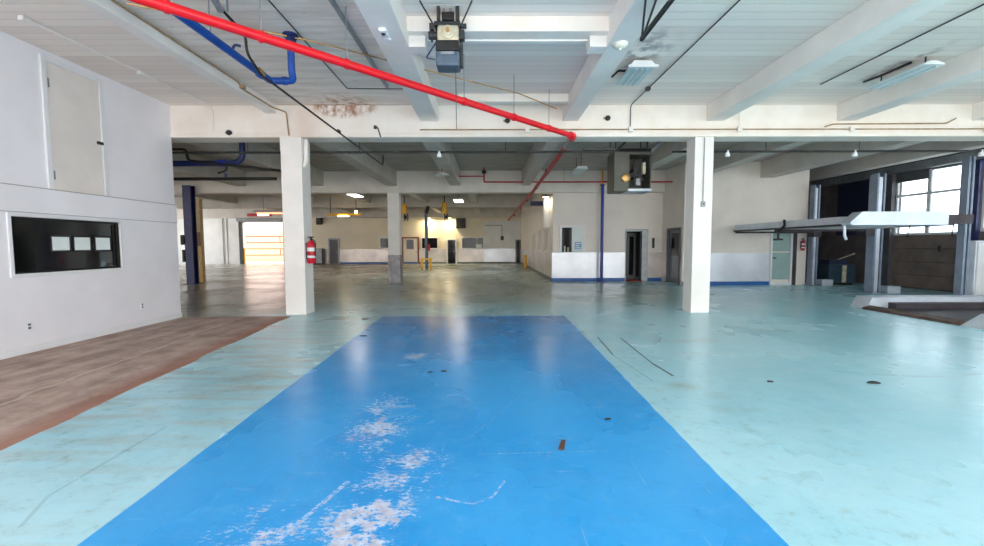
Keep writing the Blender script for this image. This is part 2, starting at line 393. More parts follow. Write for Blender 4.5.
struct(MB().box(-26, 2.7, 35.9, 36.5, 3.85, CZ).build('ceiling_girder_beam', CONC, bevel=.015))

# left wall: thinner above, built out below the ledge
WE = 9.36; WL = WX + .23
struct(MB().wall('x', WX - .16, WX, -3.5, GY, 2.42, CZ).build('wall_left', LEFTW))
struct(MB().wall('x', WX - .16, WL, -3.5, WE, 0, 2.42, [(6.12, 7.9, 1.16, 1.98)]).build('wall_left_lower', LEFTW, bevel=.006))
struct(MB().box(WL, WL + .012, -3.5, WE, 2.05, 2.42).build('trim_1', LEFTW, bevel=.004))
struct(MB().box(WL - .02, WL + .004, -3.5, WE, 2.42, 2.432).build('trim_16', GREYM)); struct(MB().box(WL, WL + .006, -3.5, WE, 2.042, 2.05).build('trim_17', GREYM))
struct(MB().box(WL, WL + .02, -3.5, WE, 0, .1).build('baseboard_left', FRAMEW, bevel=.006))
o = struct(thing('window_1', (WX, 7.0, 1.57), 'long dark office window with narrow white frame in the left wall', 'window'))
MB().wall('x', WL - .08, WL + .02, 6.07, 7.95, 1.11, 2.03, [(6.12, 7.9, 1.16, 1.98)]).build('frame', FRAMEW, o, bevel=.006)
MB().wall('x', WL - .06, WL - .015, 6.12, 7.9, 1.16, 1.98, [(6.15, 7.85, 1.19, 1.95)]).box(WL - .06, WL - .015, 7.79, 7.81, 1.2, 1.94).build('sash', BLACK, o)
gm, nt, b = new_mat('office_window_glass')
b.inputs['Base Color'].default_value = (.6, .64, .64, 1); b.inputs['Roughness'].default_value = .03
b.inputs['Transmission Weight'].default_value = 1; b.inputs['IOR'].default_value = 1.3
MB().box(WL - .045, WL - .037, 6.12, 7.9, 1.16, 1.98).build('pane', gm, o)
# dim office behind the window
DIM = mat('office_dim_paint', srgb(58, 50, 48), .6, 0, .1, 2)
DIM2 = mat('office_panel_grey', srgb(140, 138, 132), .6, 0, .1, 2)
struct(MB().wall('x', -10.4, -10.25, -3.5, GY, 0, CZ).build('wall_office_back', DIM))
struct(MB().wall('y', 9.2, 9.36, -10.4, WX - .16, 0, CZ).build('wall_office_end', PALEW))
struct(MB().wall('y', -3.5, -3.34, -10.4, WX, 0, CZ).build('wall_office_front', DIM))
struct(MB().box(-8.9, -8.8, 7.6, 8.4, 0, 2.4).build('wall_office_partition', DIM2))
# maintenance hatch door above
o = struct(thing('door_1', (WX, 7.3, 2.42), 'tall white plywood hatch door set high in the left wall', 'door'))
MB().wall('x', WX, WX + .03, 6.9, 7.98, 2.42, 4.53, [(6.98, 7.9, 2.42, 4.46)]).build('frame', FRAMEW, o, bevel=.005)
MB().box(WX, WX + .012, 6.99, 7.89, 2.43, 4.45).build('panel', LEFTD, o)
MB().box(WX + .012, WX + .022, 7.0, 7.02, 4.06, 4.2).build('hinge', GREYM, o)
MB().box(WX + .012, WX + .022, 7.0, 7.02, 2.62, 2.76).build('hinge', GREYM, o)
MB().box(WX + .012, WX + .04, 7.8, 7.91, 3.36, 3.41).build('latch', DARK, o)

# far wall with the open drive-in door on the left
DOORX = (-20.7, -17.3)
struct(MB().wall('y', 36.5, 36.8, -27, 18, 0, CZ, [(DOORX[0], DOORX[1], 0, 3.5)]).build('wall_far', FARW))
struct(MB().box(-27, DOORX[0] - .1, 36.44, 36.5, 0, CZ).build('wall_far_left', PALEW))
struct(MB().box(-.42, 2.7, 36.44, 36.5, 1.22, 3.6).build('wall_far_right', PALEW))
struct(MB().box(-22.7, -22.3, 36.3, 36.44, 0, CZ).box(-22.1, -21.98, 36.36, 36.44, 0, CZ).build('trim_2', PALEW, bevel=.02))
struct(MB().wall('x', -27.2, -27, -3.5, 37, 0, CZ, [(21, 26, 0, 4), (28, 35, 0, 4)]).build('wall_far_side', PALEW))  # two unseen openings added to let daylight into the left bay
o = struct(thing('door_2', (-19, 36.5, 0), 'open drive-in doorway with bright daylight in the far wall', 'door'))
MB().wall('y', 36.36, 36.5, DOORX[0] - .28, DOORX[1] + .28, 0, 3.78, [(DOORX[0], DOORX[1], 0, 3.5)]).build('frame', DARK, o)
MB().box(DOORX[0] + .02, DOORX[0] + .14, 36.42, 36.5, 0, 1.35).build('guard', YELLOW, o)
MB().cyl((DOORX[0] - .2, 36.1, 3.75), (DOORX[1] + .2, 36.1, 3.75), .2, 20).build('shutter_roll', GREYM, o, smooth=True)
struct(MB().box(-14.9, -.42, 36.44, 36.5, .1, 1.24).build('trim_3', PINKP))
struct(MB().box(-.42, 3.0, 36.43, 36.5, .1, 1.24).build('trim_4', STEELP))
struct(MB().box(-12.6, -6.0, 36.4, 36.5, 0, .14).build('baseboard_far', BLUEB))
struct(MB().box(-6.0, 2.7, 36.42, 36.5, 0, .12).build('baseboard_far_right', DGREY))

def wall_door(n, x0, x1, z1, fm, pm, label, pane=None, knob=True):
    o = struct(thing('door_%d' % n, ((x0 + x1) / 2, 36.5, 0), label, 'door'))
    MB().wall('y', 36.38, 36.48, x0, x1, 0, z1, [(x0 + .13, x1 - .13, 0, z1 - .12)]).build('frame', fm, o, bevel=.01)
    MB().box(x0 + .13, x1 - .13, 36.42, 36.46, .02, z1 - .12).build('panel', pm, o)
    if pane: MB().box(pane[0], pane[1], 36.40, 36.42, pane[2], pane[3]).build('pane', GLASS, o)
    if knob: MB().lathe([(.02, 0), (.045, -.03), (.045, -.07), (.01, -.09)], (x1 - .24, 36.42, 1.0), 12, 'y').build('knob', GREYM, o, smooth=True)
wall_door(3, -13.55, -12.6, 2.15, GREYM, DGREY, 'narrow dark grey door in the far cream wall beside the long wainscot')
wall_door(4, -7.35, -5.9, 2.25, BROWNF, CREAM, 'cream door with small dark pane in a reddish brown frame', (-6.95, -6.35, 1.25, 2.0))
wall_door(5, -3.6, -2.7, 2.1, FRAMEW, GLASS, 'narrow dark glass door in white frame on the far wall')
wall_door(6, 2.25, 2.7, 2.0, DGREY, GLASS, 'black door opening at the corner of the pale far wall', knob=False)
def wall_window(n, x0, x1, z0, z1, label, bars=()):
    o = struct(thing('window_%d' % n, ((x0 + x1) / 2, 36.5, z0), label, 'window'))
    MB().wall('y', 36.38, 36.5, x0 - .08, x1 + .08, z0 - .08, z1 + .08, [(x0, x1, z0, z1)]).build('frame', FRAMEW, o)
    MB().box(x0, x1, 36.44, 36.47, z0, z1).build('pane', GLASS, o)
    for k in bars: MB().box(k - .03, k + .03, 36.4, 36.44, z0, z1).build('mullion', FRAMEW, o)
wall_window(2, -9.15, -8.05, 1.35, 2.15, 'small square dark window in far cream wall left of the brown framed door')
wall_window(3, -5.65, -4.35, 1.3, 2.15, 'dark window in far wall behind the yellow-guarded blue post')
wall_window(4, -2.25, -.5, 1.28, 2.15, 'wide dark window in far wall with a white notice at its corner', (-1.0,))
t = thing('window_notice', (-.85, 36.37, 1.26), 'white notice at the lower corner of the wide dark far window', 'notice')
MB().box(-1.08, -.62, 36.36, 36.375, 1.24, 1.62).build('sheet', PAPER, t)
t = thing('wall_speaker', (-14.1, 36.3, 3.3), 'small black box mounted high on the far cream wall beyond the fire extinguisher', 'speaker')
MB().box(-14.4, -13.95, 36.12, 36.4, 3.3, 4.1).build('cabinet', BLACK, t, bevel=.03)
MB().box(-14.22, -14.12, 36.4, 36.45, 3.6, 3.8).build('bracket', DARK, t)
MB().cyl((-14.18, 36.125, 3.7), (-14.18, 36.11, 3.7), .14, 18).build('grille', DARK, t)
t = thing('storage_cabinet', (-14.5, 36.0, 0), 'low grey cabinet against the far wall beside the narrow grey door', 'cabinet')
MB().box(-14.95, -13.85, 35.9, 36.43, .06, 1.3).build('body', DGREY, t, bevel=.02)
MB().box(-14.9, -14.42, 35.875, 35.9, .1, 1.26).build('door', GREYM, t); MB().box(-14.38, -13.9, 35.875, 35.9, .1, 1.26).build('door', GREYM, t)
MB().box(-14.9, -13.9, 35.95, 36.4, 0, .06).build('plinth', BLACK, t)
t = thing('conduit_drop', (1.1, 36.4, 1.9), 'thin grey conduit drop with switch box on the pale far wall', 'conduit')
MB().tube([(-.3, 36.4, 3.2), (1.1, 36.4, 3.2), (1.1, 36.4, 2.3)], .03, 8, .08).build('pipe', GREYM, t, smooth=True)
MB().box(1.0, 1.25, 36.3, 36.44, 1.95, 2.3).build('switch_box', DARK, t, bevel=.02)

# office block
ox0, ox1, oy, oz = 2.7, 7.33, 18.2, 3.72
struct(MB().wall('y', oy, oy + .2, ox0, ox1, 0, oz, [(5.78, 6.5, 0, 2.1)]).build('wall_office', CREAM))
struct(MB().wall('x', ox0, ox0 + .2, oy + .2, 36.5, 0, CZ).build('wall_office_left', CREAM))
struct(MB().wall('x', ox1, ox1 + .2, 16.2, oy, 0, CZ, [(16.45, 17.55, 0, 2.1)]).build('wall_office_right', CREAM))
struct(MB().wall('y', 16.2, 16.4, ox1 + .2, 12.0, 0, CZ).build('wall_right_return', CREAM))
struct(MB().wall('x', 11.95, 12.15, 16.4, 19.6, 0, CZ).build('wall_recess_side', RWALL))
struct(MB().box(2.66, 5.76, oy - .03, oy, .14, 1.22).build('trim_5', STEELP)); struct(MB().box(6.52, ox1, oy - .03, oy, .14, 1.22).build('trim_6', PINKP))
struct(MB().box(2.66, 5.76, oy - .05, oy, 0, .14).box(6.52, ox1, oy - .05, oy, 0, .14).build('baseboard_office', BLUEB))
struct(MB().box(2.66, ox0, oy, 36.4, .14, 1.22).build('trim_7', PINKP)); struct(MB().box(2.64, ox0, oy, 36.4, 0, .14).build('baseboard_office_left', DGREY))
struct(MB().box(2.0, ox0, 20.6, 20.9, 3.42, 3.62).build('trim_8', NAVY))
struct(MB().cyl((2.6, 19.1, 2.3), (2.6, 19.1, 3.72), .2, 24).build('trim_9', PALEW, smooth=True))
struct(MB().box(ox1 - .03, ox1, 17.55, oy, .14, 1.22).box(ox1 - .03, ox1, 16.2, 16.45, .14, 1.22).build('trim_10', PINKP))
struct(MB().box(ox1, 10.6, 16.17, 16.2, .14, 1.22).build('trim_11', STEELP)); struct(MB().box(ox1, 10.6, 16.15, 16.2, 0, .14).build('baseboard_right', BLUEB))
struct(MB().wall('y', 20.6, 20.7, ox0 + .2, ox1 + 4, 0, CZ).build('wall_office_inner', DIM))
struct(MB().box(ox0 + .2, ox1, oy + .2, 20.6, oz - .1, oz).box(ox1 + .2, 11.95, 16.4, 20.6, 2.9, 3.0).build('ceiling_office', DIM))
# framed openings on the long left side of the office
for k, (y0, y1, z0, z1) in enumerate(((19.3, 20.9, 1.28, 2.25), (21.6, 23.4, 1.3, 2.3), (24.6, 26.2, .15, 2.2))):
    o = struct(thing('window_%d' % (5 + k), (ox0, (y0 + y1) / 2, z0), ('first framed pane along the office side wall, next to the white duct chase', 'second framed pane along the office side wall', 'full height framed pane deep along the office side wall')[k], 'window'))
    MB().wall('x', ox0 - .06, ox0, y0 - .08, y1 + .08, z0 - .08, z1 + .08, [(y0, y1, z0, z1)]).build('frame', CREAM, o)
    MB().box(ox0 - .03, ox0 - .005, y0, y1, z0, z1).build('pane', PINKP, o)
# service window
o = struct(thing('window_8', (3.54, oy, 1.22), 'white framed sliding service window in the office front wall', 'window'))
MB().wall('y', oy - .05, oy, 2.98, 4.08, 1.22, 2.36, [(3.08, 3.98, 1.24, 2.27)]).build('frame', FRAMEW, o, bevel=.01)
MB().box(3.08, 3.52, oy - .02, oy - .005, 1.24, 2.27).build('pane', GLASS, o)
MB().box(3.5, 3.98, oy - .035, oy - .02, 1.24, 2.27).build('sliding_panel', PAPER, o)
t = thing('counter_sign', (3.78, oy - .04, 1.4), 'small blue sign on the white panel of the service window', 'sign')
MB().box(3.62, 3.9, oy - .05, oy - .037, 1.36, 1.66).build('board', mat('sign_blue', srgb(110, 150, 200), .5, 0, .1, 6), t)
MB().box(3.65, 3.87, oy - .054, oy - .05, 1.58, 1.62).box(3.65, 3.82, oy - .054, oy - .05, 1.49, 1.53).box(3.65, 3.87, oy - .054, oy - .05, 1.4, 1.44).build('text_bar', PAPER, t)
for k, (bx, bh, bm_) in enumerate(((3.2, .26, PAPER), (3.34, .2, BEIGE))):
    t = thing('cup', (bx, oy - .03, 1.24), ('tall white cup in the dark half of the service window', 'short beige cup in the dark half of the service window')[k], 'cup')
    MB().lathe([(.028, 0), (.034, bh), (.028, bh), (.024, .02)], (bx, oy - .03, 1.24), 14).build('body', bm_, t, smooth=True)
# office doorways
o = struct(thing('door_7', (6.14, oy, 0), 'dark doorway with glazed inner door in office front wall', 'door'))
MB().wall('y', oy - .06, oy + .2, 5.76, 6.72, 0, 2.2, [(5.8, 6.46, 0, 2.1)]).build('frame', GREYM, o, bevel=.008)
MB().wall('y', 19.0, 19.05, 5.8, 6.5, 0, 2.05, [(5.9, 6.1, .2, 1.9), (6.2, 6.4, .2, 1.9)]).build('leaf', DGREY, o)
MB().box(5.9, 6.4, 19.02, 19.03, .2, 1.9).build('pane', GLASS, o)
t = tag(MB().box(5.8, 6.48, oy - .25, oy + .7, 0, .03).build('door_mat', RMAT, bevel=.01), 'brick red mat lying in the dark office doorway', 'mat')
o = struct(thing('door_8', (ox1, 17.0, 0), 'grey framed glazed door in the shaded side wall of the office', 'door'))
MB().wall('x', ox1 - .05, ox1 + .2, 16.38, 17.62, 0, 2.2, [(16.5, 17.5, 0, 2.1)]).build('frame', DGREY, o, bevel=.01)
MB().box(ox1 + .05, ox1 + .1, 16.5, 17.5, 0, 2.1).build('leaf', GREYM, o)
MB().box(ox1 + .035, ox1 + .05, 16.65, 17.35, 1.1, 2.0).build('pane', GLASS, o)
MB().box(ox1 + .01, ox1 + .05, 16.55, 16.62, 1.0, 1.14).build('handle', DARK, o)
o = struct(thing('door_9', (11.05, 16.2, 0), 'pale green glazed door at the end of the right return wall', 'door'))
MB().wall('y', 16.1, 16.2, 10.6, 11.56, 0, 2.1, [(10.66, 11.36, .1, 2.04)]).build('frame', FRAMEW, o, bevel=.008)
MB().box(11.42, 11.56, 16.08, 16.1, 0, 2.1).build('jamb', DARK, o)
MB().box(10.68, 11.34, 16.14, 16.18, 1.27, 2.02).build('pane', TEALD, o); MB().box(10.68, 11.34, 16.14, 16.18, .22, 1.22).build('panel', TEALD, o)
MB().box(10.7, 10.8, 16.08, 16.14, 1.0, 1.05).build('handle', DARK, o)
t = thing('wall_intercom', (6.95, oy - .03, 1.4), 'small black handset beside the dark office doorway', 'intercom')
MB().box(6.9, 6.99, oy - .08, oy, 1.4, 1.82).build('body', BLACK, t, bevel=.015); MB().cyl((6.945, oy - .1, 1.46), (6.945, oy - .1, 1.76), .02, 8).build('handset', DARK, t)

# right side
RX = 14.7
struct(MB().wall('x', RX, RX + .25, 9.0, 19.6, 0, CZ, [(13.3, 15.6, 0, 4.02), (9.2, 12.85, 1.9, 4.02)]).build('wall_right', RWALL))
struct(MB().wall('x', RX, RX + .25, -3.5, 9.0, 0, CZ, [(-2.5, 3.0, 1.2, 3.9), (3.6, 8.4, 1.2, 3.9)]).build('wall_right_front', PALEW))
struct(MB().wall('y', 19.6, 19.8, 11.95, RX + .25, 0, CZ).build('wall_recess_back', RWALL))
struct(MB().box(RX - .22, RX, 9.0, 19.6, 4.05, 4.3).build('trim_12', GREYM))
struct(MB().box(RX - .1, RX, 12.85, 13.3, 0, 4.05).build('trim_13', NAVY)); struct(MB().box(RX - .12, RX, 15.6, 16.2, 0, 4.05).build('trim_14', DGREY))
o = struct(thing('door_10', (RX, 14.45, 0), 'closed brown overhead door with bright window rows', 'door'))
for k in range(4):
    z0 = .02 + k * .455
    MB().box(RX + .04, RX + .1, 13.3, 15.6, z0, z0 + .445).build('panel', RPANEL, o, bevel=.012)
MB().box(RX + .1, RX + .13, 13.3, 15.6, 0, 1.86).build('backing', LIFTD, o)
MB().wall('x', RX + .04, RX + .1, 13.3, 15.6, 1.84, 4.02, [(13.36, 14.38, 1.92, 3.2), (14.5, 15.54, 1.92, 3.2), (13.36, 14.38, 3.28, 3.98), (14.5, 15.54, 3.28, 3.98)]).build('window_frame', FRAMEW, o)
MB().box(RX + .02, RX + .04, 14.46, 15.6, 3.72, 4.02).build('top_cover', DGREY, o)
cg, nt, b = new_mat('clear_glass')
b.inputs['Base Color'].default_value = (.72, .82, .9, 1); b.inputs['Roughness'].default_value = .02
b.inputs['Transmission Weight'].default_value = 1; b.inputs['IOR'].default_value = 1.1
MB().box(RX + .065, RX + .075, 13.33, 15.57, 1.9, 4.0).build('pane', cg, o)
MB().box(RX + .02, RX + .04, 13.95, 14.02, 1.28, 1.48).build('handle', DARK, o)
o = struct(thing('window_9', (RX, 11, 1.9), 'bright window strip beside the overhead door', 'window'))
MB().wall('x', RX + .04, RX + .1, 9.2, 12.85, 1.9, 4.02, [(9.3, 11.0, 2.0, 3.95), (11.1, 12.78, 2.0, 3.1), (11.1, 12.78, 3.16, 3.95)]).build('frame', FRAMEW, o)
MB().box(RX + .065, RX + .075, 9.25, 12.8, 1.95, 4.0).build('pane', cg, o)
for n, (y0, y1) in ((10, (-2.5, 3.0)), (11, (3.6, 8.4))):
    o = struct(thing('window_%d' % n, (RX, (y0 + y1) / 2, 1.2), 'wide clear factory window in the front right wall', 'window'))
    mb = MB().wall('x', RX + .05, RX + .12, y0, y1, 1.2, 3.9, [(y0 + .08 + k * (y1 - y0) / 4, y0 - .0 + (k + 1) * (y1 - y0) / 4 - .02, 1.28, 3.82) for k in range(4)])
    mb.build('frame', FRAMEW, o); MB().box(RX + .08, RX + .09, y0 + .05, y1 - .05, 1.25, 3.85).build('pane', cg, o)
o = struct(thing('door_11', (RX, 17.6, 0), 'shut dark navy door panel in the shaded recess wall', 'door'))
MB().box(RX - .06, RX, 16.5, 18.1, 1.9, 4.0).build('upper_panel', NAVYD, o); MB().box(RX - .05, RX, 16.4, 19.3, 0, 1.9).build('lower_panel', RWALL, o)

# ------------------------------------------------------------------ columns
def column(x, y, z1, w, label):
    t = thing('concrete_column', (x, y, 0), label, 'column', kind='thing')
    MB().box(x - w / 2, x + w / 2, y - w / 2, y + w / 2, 0, z1).build('shaft', WHITE, t, bevel=.012)
    return t
cL = column(-4.34, GY + .2, 3.92, .46, 'white square concrete column carrying the red extinguisher')
MB().box(-4.575, -4.105, GY - .035, GY + .435, 3.62, 3.92).build('head', WHITE, cL, bevel=.01)
MB().tube([(-4.06, GY + .1, 3.9), (-4.06, GY + .1, 3.42), (-4.12, GY + .1, 3.3)], .05, 10, .08).build('pipe_stub', WHITE, cL, smooth=True)
cR = column(4.78, GY + .2, 3.92, .42, 'white square concrete column with thin conduit and switch on its face')
cF = column(-3.96, 18.22, 3.72, .48, 'pale grey column further back with scuffed metal base, middle of the hall')
MB().wall('y', 17.955, 17.985, -4.21, -3.71, 0, 1.15).box(-4.215, -4.195, 17.97, 18.47, 0, 1.15).box(-3.725, -3.705, 17.97, 18.47, 0, 1.15).build('base_cladding', mat('scuffed_metal', srgb(150, 146, 150), .4, .4, .3, 6), cF)
t = thing('switch_conduit', (4.77, GY - .03, 2.4), 'thin grey conduit running down the right column to a switch', 'conduit')
MB().tube([(4.77, GY - .025, 3.9), (4.77, GY - .025, 2.5)], .012, 8).build('pipe', GREYM, t, smooth=True)
MB().box(4.725, 4.815, GY - .06, GY - .01, 2.38, 2.5).build('switch_box', GREYM, t, bevel=.008); MB().box(4.76, 4.78, GY - .073, GY - .06, 2.42, 2.46).build('toggle', DARK, t)

def extinguisher(loc, label, s=1.0, face=1):
    x, y, z = loc
    t = thing('fire_extinguisher', loc, label, 'fire extinguisher')
    MB().lathe([(.07 * s, 0), (.085 * s, .02 * s), (.085 * s, .4 * s), (.06 * s, .46 * s), (.03 * s, .49 * s)], loc, 20).build('cylinder', RED2 if s > .9 else DRED, t, smooth=True)
    for a_, b_ in ((.12, .17), (.26, .34)): MB().lathe([(.0865 * s, a_ * s), (.0865 * s, b_ * s)], loc, 20).build('label_band', PAPER, t, smooth=True)
    MB().cyl((x, y, z + .49 * s), (x, y, z + .55 * s), .025 * s, 10).box(x - .06 * s, x + .06 * s, y - .012, y + .012, z + .55 * s, z + .575 * s).build('valve', BLACK, t)
    MB().tube([(x + .03 * s, y - .02, z + .52 * s), (x + .11 * s, y - .04, z + .46 * s), (x + .1 * s, y - .04, z + .15 * s)], .012 * s, 8, .05).build('hose', BLACK, t, smooth=True)
    MB().box(x - (.1 if face > 0 else -.085) * s, x - (.085 if face > 0 else -.1) * s, y - .03, y + .03, z + .1 * s, z + .44 * s).build('bracket', DARK, t)
extinguisher((-3.993, GY + .06, 1.15), 'red fire extinguisher with white labels on the white column', 1.05)
extinguisher((11.77, 16.07, 1.3), 'small dark red extinguisher on the narrow wall strip beside the green door', .8)

# ------------------------------------------------------------------ pipes and ceiling services
t = thing('sprinkler_pipe', (1.79, 9.3, 3.85), 'bright red sprinkler main running diagonally under the ceiling', 'pipe')
A = Vector((-4.4, 3.25, 3.93)); B = Vector((1.72, 9.2, 3.85))
MB().tube([A, B], .054, 18).build('front_pipe', RED, t, smooth=True)
MB().tube([B, (1.8, 9.28, 3.85), (1.8, 9.42, 3.84)], .074, 18, .06).build('elbow', RED, t, smooth=True)
MB().tube([(1.8, 9.42, 3.84), (1.79, 10.2, 3.815)], .055, 14).build('sleeve', GREYM, t, smooth=True)
MB().tube([(1.79, 10.2, 3.815), (1.74, 17.8, 3.63), (1.55, 34.5, 3.52)], .062, 14).build('rear_pipe', DRED, t, smooth=True)
d = (B - A).normalized()
for k in (.2, .3, .42, .655, .795, .915):
    p = A + (B - A) * k
    hp = MB().cyl(p - d * .02, p + d * .02, .066, 16).build('clamp', RED, t, smooth=True)
    MB().cyl(p + Vector((0, 0, .06)), (p.x, p.y, CZ - .002), .007, 6).build('rod', GREYM, hp)
for yy in (13, 16, 20, 24, 30):
    zz = 3.75 if yy < 14 else 3.665 if yy < 18 else 3.61
    hp = MB().cyl((1.75, yy - .02, zz), (1.75, yy + .02, zz), .074, 12).build('clamp', DARK, t)
    MB().cyl((1.75, yy, zz + .05), (1.75, yy, CZ - .002), .007, 6).build('rod', GREYM, hp)

t = thing('compressed_air_pipe', (-3.4, 6.4, 4.0), 'thick blue pipe with an elbow rising into the ceiling by the left beam', 'pipe')
MB().tube([(-3.44, 2.8, 4.10), (-3.24, 6.6, 4.0), (-2.9, 6.6, 4.0), (-2.89, 6.52, 4.1), (-2.88, 6.5, 4.6)], .05, 18, .07).build('pipe', BLUE, t, smooth=True)
for a_, b_ in (((-3.346, 4.6, 4.052), (-3.343, 4.65, 4.051)), ((-3.255, 6.3, 4.0), (-3.25, 6.38, 4.0)), ((-3.06, 6.6, 4.0), (-3.0, 6.6, 4.0))): MB().cyl(a_, b_, .06, 14).build('coupling', BLUE, t, smooth=True)
MB().lathe([(.06, -.14), (.075, -.14), (.075, -.05), (.11, -.03), (.11, 0)], (-2.88, 6.5, CZ), 18).build('ceiling_collar', NAVY, t, smooth=True)
MB().tube([(-3.28, 5.7, 4.04), (-3.24, 5.7, 4.12), (-3.18, 5.73, 4.11)], .016, 8, .03).build('drain_valve', NAVY, t, smooth=True)
MB().cyl((-3.3, 5.3, 4.03), (-3.3, 5.3, CZ), .008, 6).build('hanger_rod', GREYM, t)

t = thing('power_conduit', (-3.1, 9.3, 3.93), 'black conduit dropping beside the blue pipe and running under the girder', 'conduit')
MB().tube([(-2.95, 3.4, 4.52), (-3.2, 5.1, 4.42), (-3.1, 5.7, 4.24), (-3.1, 5.72, 4.02), (-3.1, 6.05, 3.88), (-3.08, 12.74, 3.88), (-3.08, 12.78, 4.18)], .017, 10, .08).build('pipe', BLACK, t, smooth=True)
MB().cyl((-3.1, 6.0, 3.93), (-3.1, 6.12, 3.9), .034, 10).build('brass_fitting', COPPER, t, smooth=True)
MB().cyl((-3.08, 9.0, 3.9), (-3.08, 9.1, 3.9), .03, 10).build('coupling', DARK, t)
t = thing('steel_strut', (-3.15, 4.4, 4.4), 'grey perforated steel strut crossing behind the red pipe near the ceiling', 'bracket')
MB().tube([(-2.75, 3.6, 4.56), (-3.13, 5.25, 4.3)], .04, 4).build('channel', GREYM, t)
MB().tube([(-3.05, 5.2, CZ), (-3.1, 5.3, 4.32)], .03, 4).build('drop_leg', GREYM, t)

def ceiling_conduit(name, pts, r, m, label, boxes=()):
    t = thing(name, pts[-1], label, 'conduit')
    MB().tube(pts, r, 8, .05).build('pipe', m, t, smooth=True)
    for p in boxes: MB().box(p[0] - .04, p[0] + .04, p[1] - .05, p[1] + .05, p[2] - .045, p[2] + .02).build('junction_box', m, t, bevel=.008)
    return t
cz = CZ - .025
ceiling_conduit('ceiling_conduit', [(3.17, 2.5, cz), (3.12, 9.55, cz), (3.12, 9.62, cz - .03), (3.12, 9.62, 4.05)], .010, DPIPE, 'dark conduit along the ceiling right of the square light fixture', [(3.12, 8.6, cz)])
ceiling_conduit('ceiling_conduit', [(6.3, 2.5, cz), (6.36, 8.4, cz)], .011, DPIPE, 'dark conduit along the ceiling between the two right beams')
ceiling_conduit('ceiling_conduit', [(-1.94, 2.5, cz), (-1.95, 8.5, cz)], .035, GREYM, 'thick grey conduit beside the beam left of the hanging motor')
ceiling_conduit('ceiling_conduit', [(-2.71, 2.5, cz), (-2.74, 8.6, cz), (-1.6, 8.62, cz)], .009, DPIPE, 'thin dark conduit down the weathered boards turning along the girder')
ceiling_conduit('ceiling_conduit', [(-6.2, 6.0, cz), (-6.0, 9.5, cz), (-6.0, 9.6, 4.5), (-6.0, 9.6, 4.05)], .018, WHITE, 'white painted conduit above the hatch door', [(-6.2, 6.0, cz), (-6.1, 7.8, cz)])
ceiling_conduit('ceiling_conduit', [(-4.62, 2.5, cz - .02), (-4.62, 8.2, cz - .02), (-4.62, 8.35, cz - .1), (-4.6, 9.4, cz - .1), (-4.4, 9.6, 4.45), (-4.36, 9.6, 3.95)], .016, TAN, 'rusty tan conduit on the face of the left beam', [(-4.6, 8.3, cz - .06)])
ceiling_conduit('ceiling_conduit', [(1.45, 9.3, 4.42), (.6, 8.6, 4.5), (-2.6, 6.6, 4.57), (-4.5, 5.6, 4.57)], .011, COPPER, 'thin yellow gas line crossing the ceiling behind the red pipe')
t = thing('girder_conduit', (4, GY - .05, 4.05), 'long thin conduit with junction boxes along the girder', 'conduit')
MB().tube([(-1.5, GY - .055, 4.07), (14.2, GY - .055, 4.07)], .014, 8).build('pipe', TAN, t, smooth=True)
for xx in (.85, 3.12, 5.52, 8.0, 11.0, 13.0): MB().box(xx - .05, xx + .05, GY - .09, GY - .03, 4.01, 4.13).build('junction_box', WHITE, t, bevel=.01)
MB().tube([(7.4, GY - .05, 4.12), (7.6, GY - .05, 4.18), (10.1, GY - .05, 4.19), (10.3, GY - .05, 4.3)], .014, 8, .05).build('branch', TAN, t, smooth=True)
for xx in (5.52, 11.3): MB().tube([(xx, GY - .05, 4.1), (xx, GY - .05, CZ)], .012, 8).build('riser', WHITE, t, smooth=True)
for k, (xx, zz, lb) in enumerate(((-5.67, 4.02, 'small black box on the girder above the left bay'), (.42, 4.27, 'small black bell on the girder by the red pipe'), (2.62, 4.32, 'small dark bracket on girder right of the red pipe'))):
    t = thing('junction_bell', (xx, GY - .02, zz), lb, 'bell')
    MB().lathe([(.05, 0), (.06, -.03), (.05, -.07), (.01, -.08)], (xx, GY, zz), 14, 'y').build('cap', BLACK, t, smooth=True); MB().box(xx - .09, xx - .04, GY - .025, GY, zz - .02, zz + .02).build('bracket', TAN, t)
t = thing('hook_rod', (-2.35, GY - .06, 4.0), 'short black hooked rod hanging off the girder beside the long conduit', 'hook')
MB().tube([(-2.48, GY - .03, 4.14), (-2.4, GY - .12, 4.1), (-2.3, GY - .3, 3.86)], .014, 8, .04).build('rod', BLACK, t, smooth=True); MB().box(-2.51, -2.45, GY - .04, GY, 4.1, 4.17).build('bracket', DARK, t)

# overhead door operator hanging in the middle
t = thing('door_operator', (-.52, 5.85, 3.95), 'overhead door motor with beige gearbox hanging from ceiling by the middle beam', 'motor')
MB().box(-.68, -.37, 5.72, 6.0, 3.97, 4.16).build('motor_housing', SLATE, t, bevel=.03)
MB().box(-.61, -.44, 5.7, 5.722, 4.1, 4.135).build('nameplate', GREYM, t)
MB().box(-.68, -.38, 5.74, 5.98, 4.17, 4.3).build('control_box', BLACK, t, bevel=.012)
MB().box(-.66, -.38, 5.76, 5.97, 4.3, 4.5).build('gearbox', BEIGE, t, bevel=.03)
MB().lathe([(.085, 0), (.085, -.02), (.06, -.035), (.06, -.05), (.02, -.055)], (-.52, 5.76, 4.4), 20, 'y').build('gear_cover', BEIGE, t, smooth=True)
MB().lathe([(.025, 0), (.025, -.03)], (-.52, 5.705, 4.4), 12, 'y').build('shaft', COPPER, t, smooth=True)
MB().cyl((-.78, 5.85, 4.4), (-.66, 5.85, 4.4), .05, 14).cyl((-.75, 5.85, 4.4), (-.73, 5.85, 4.4), .08, 16).build('sprocket', DARK, t, smooth=True)
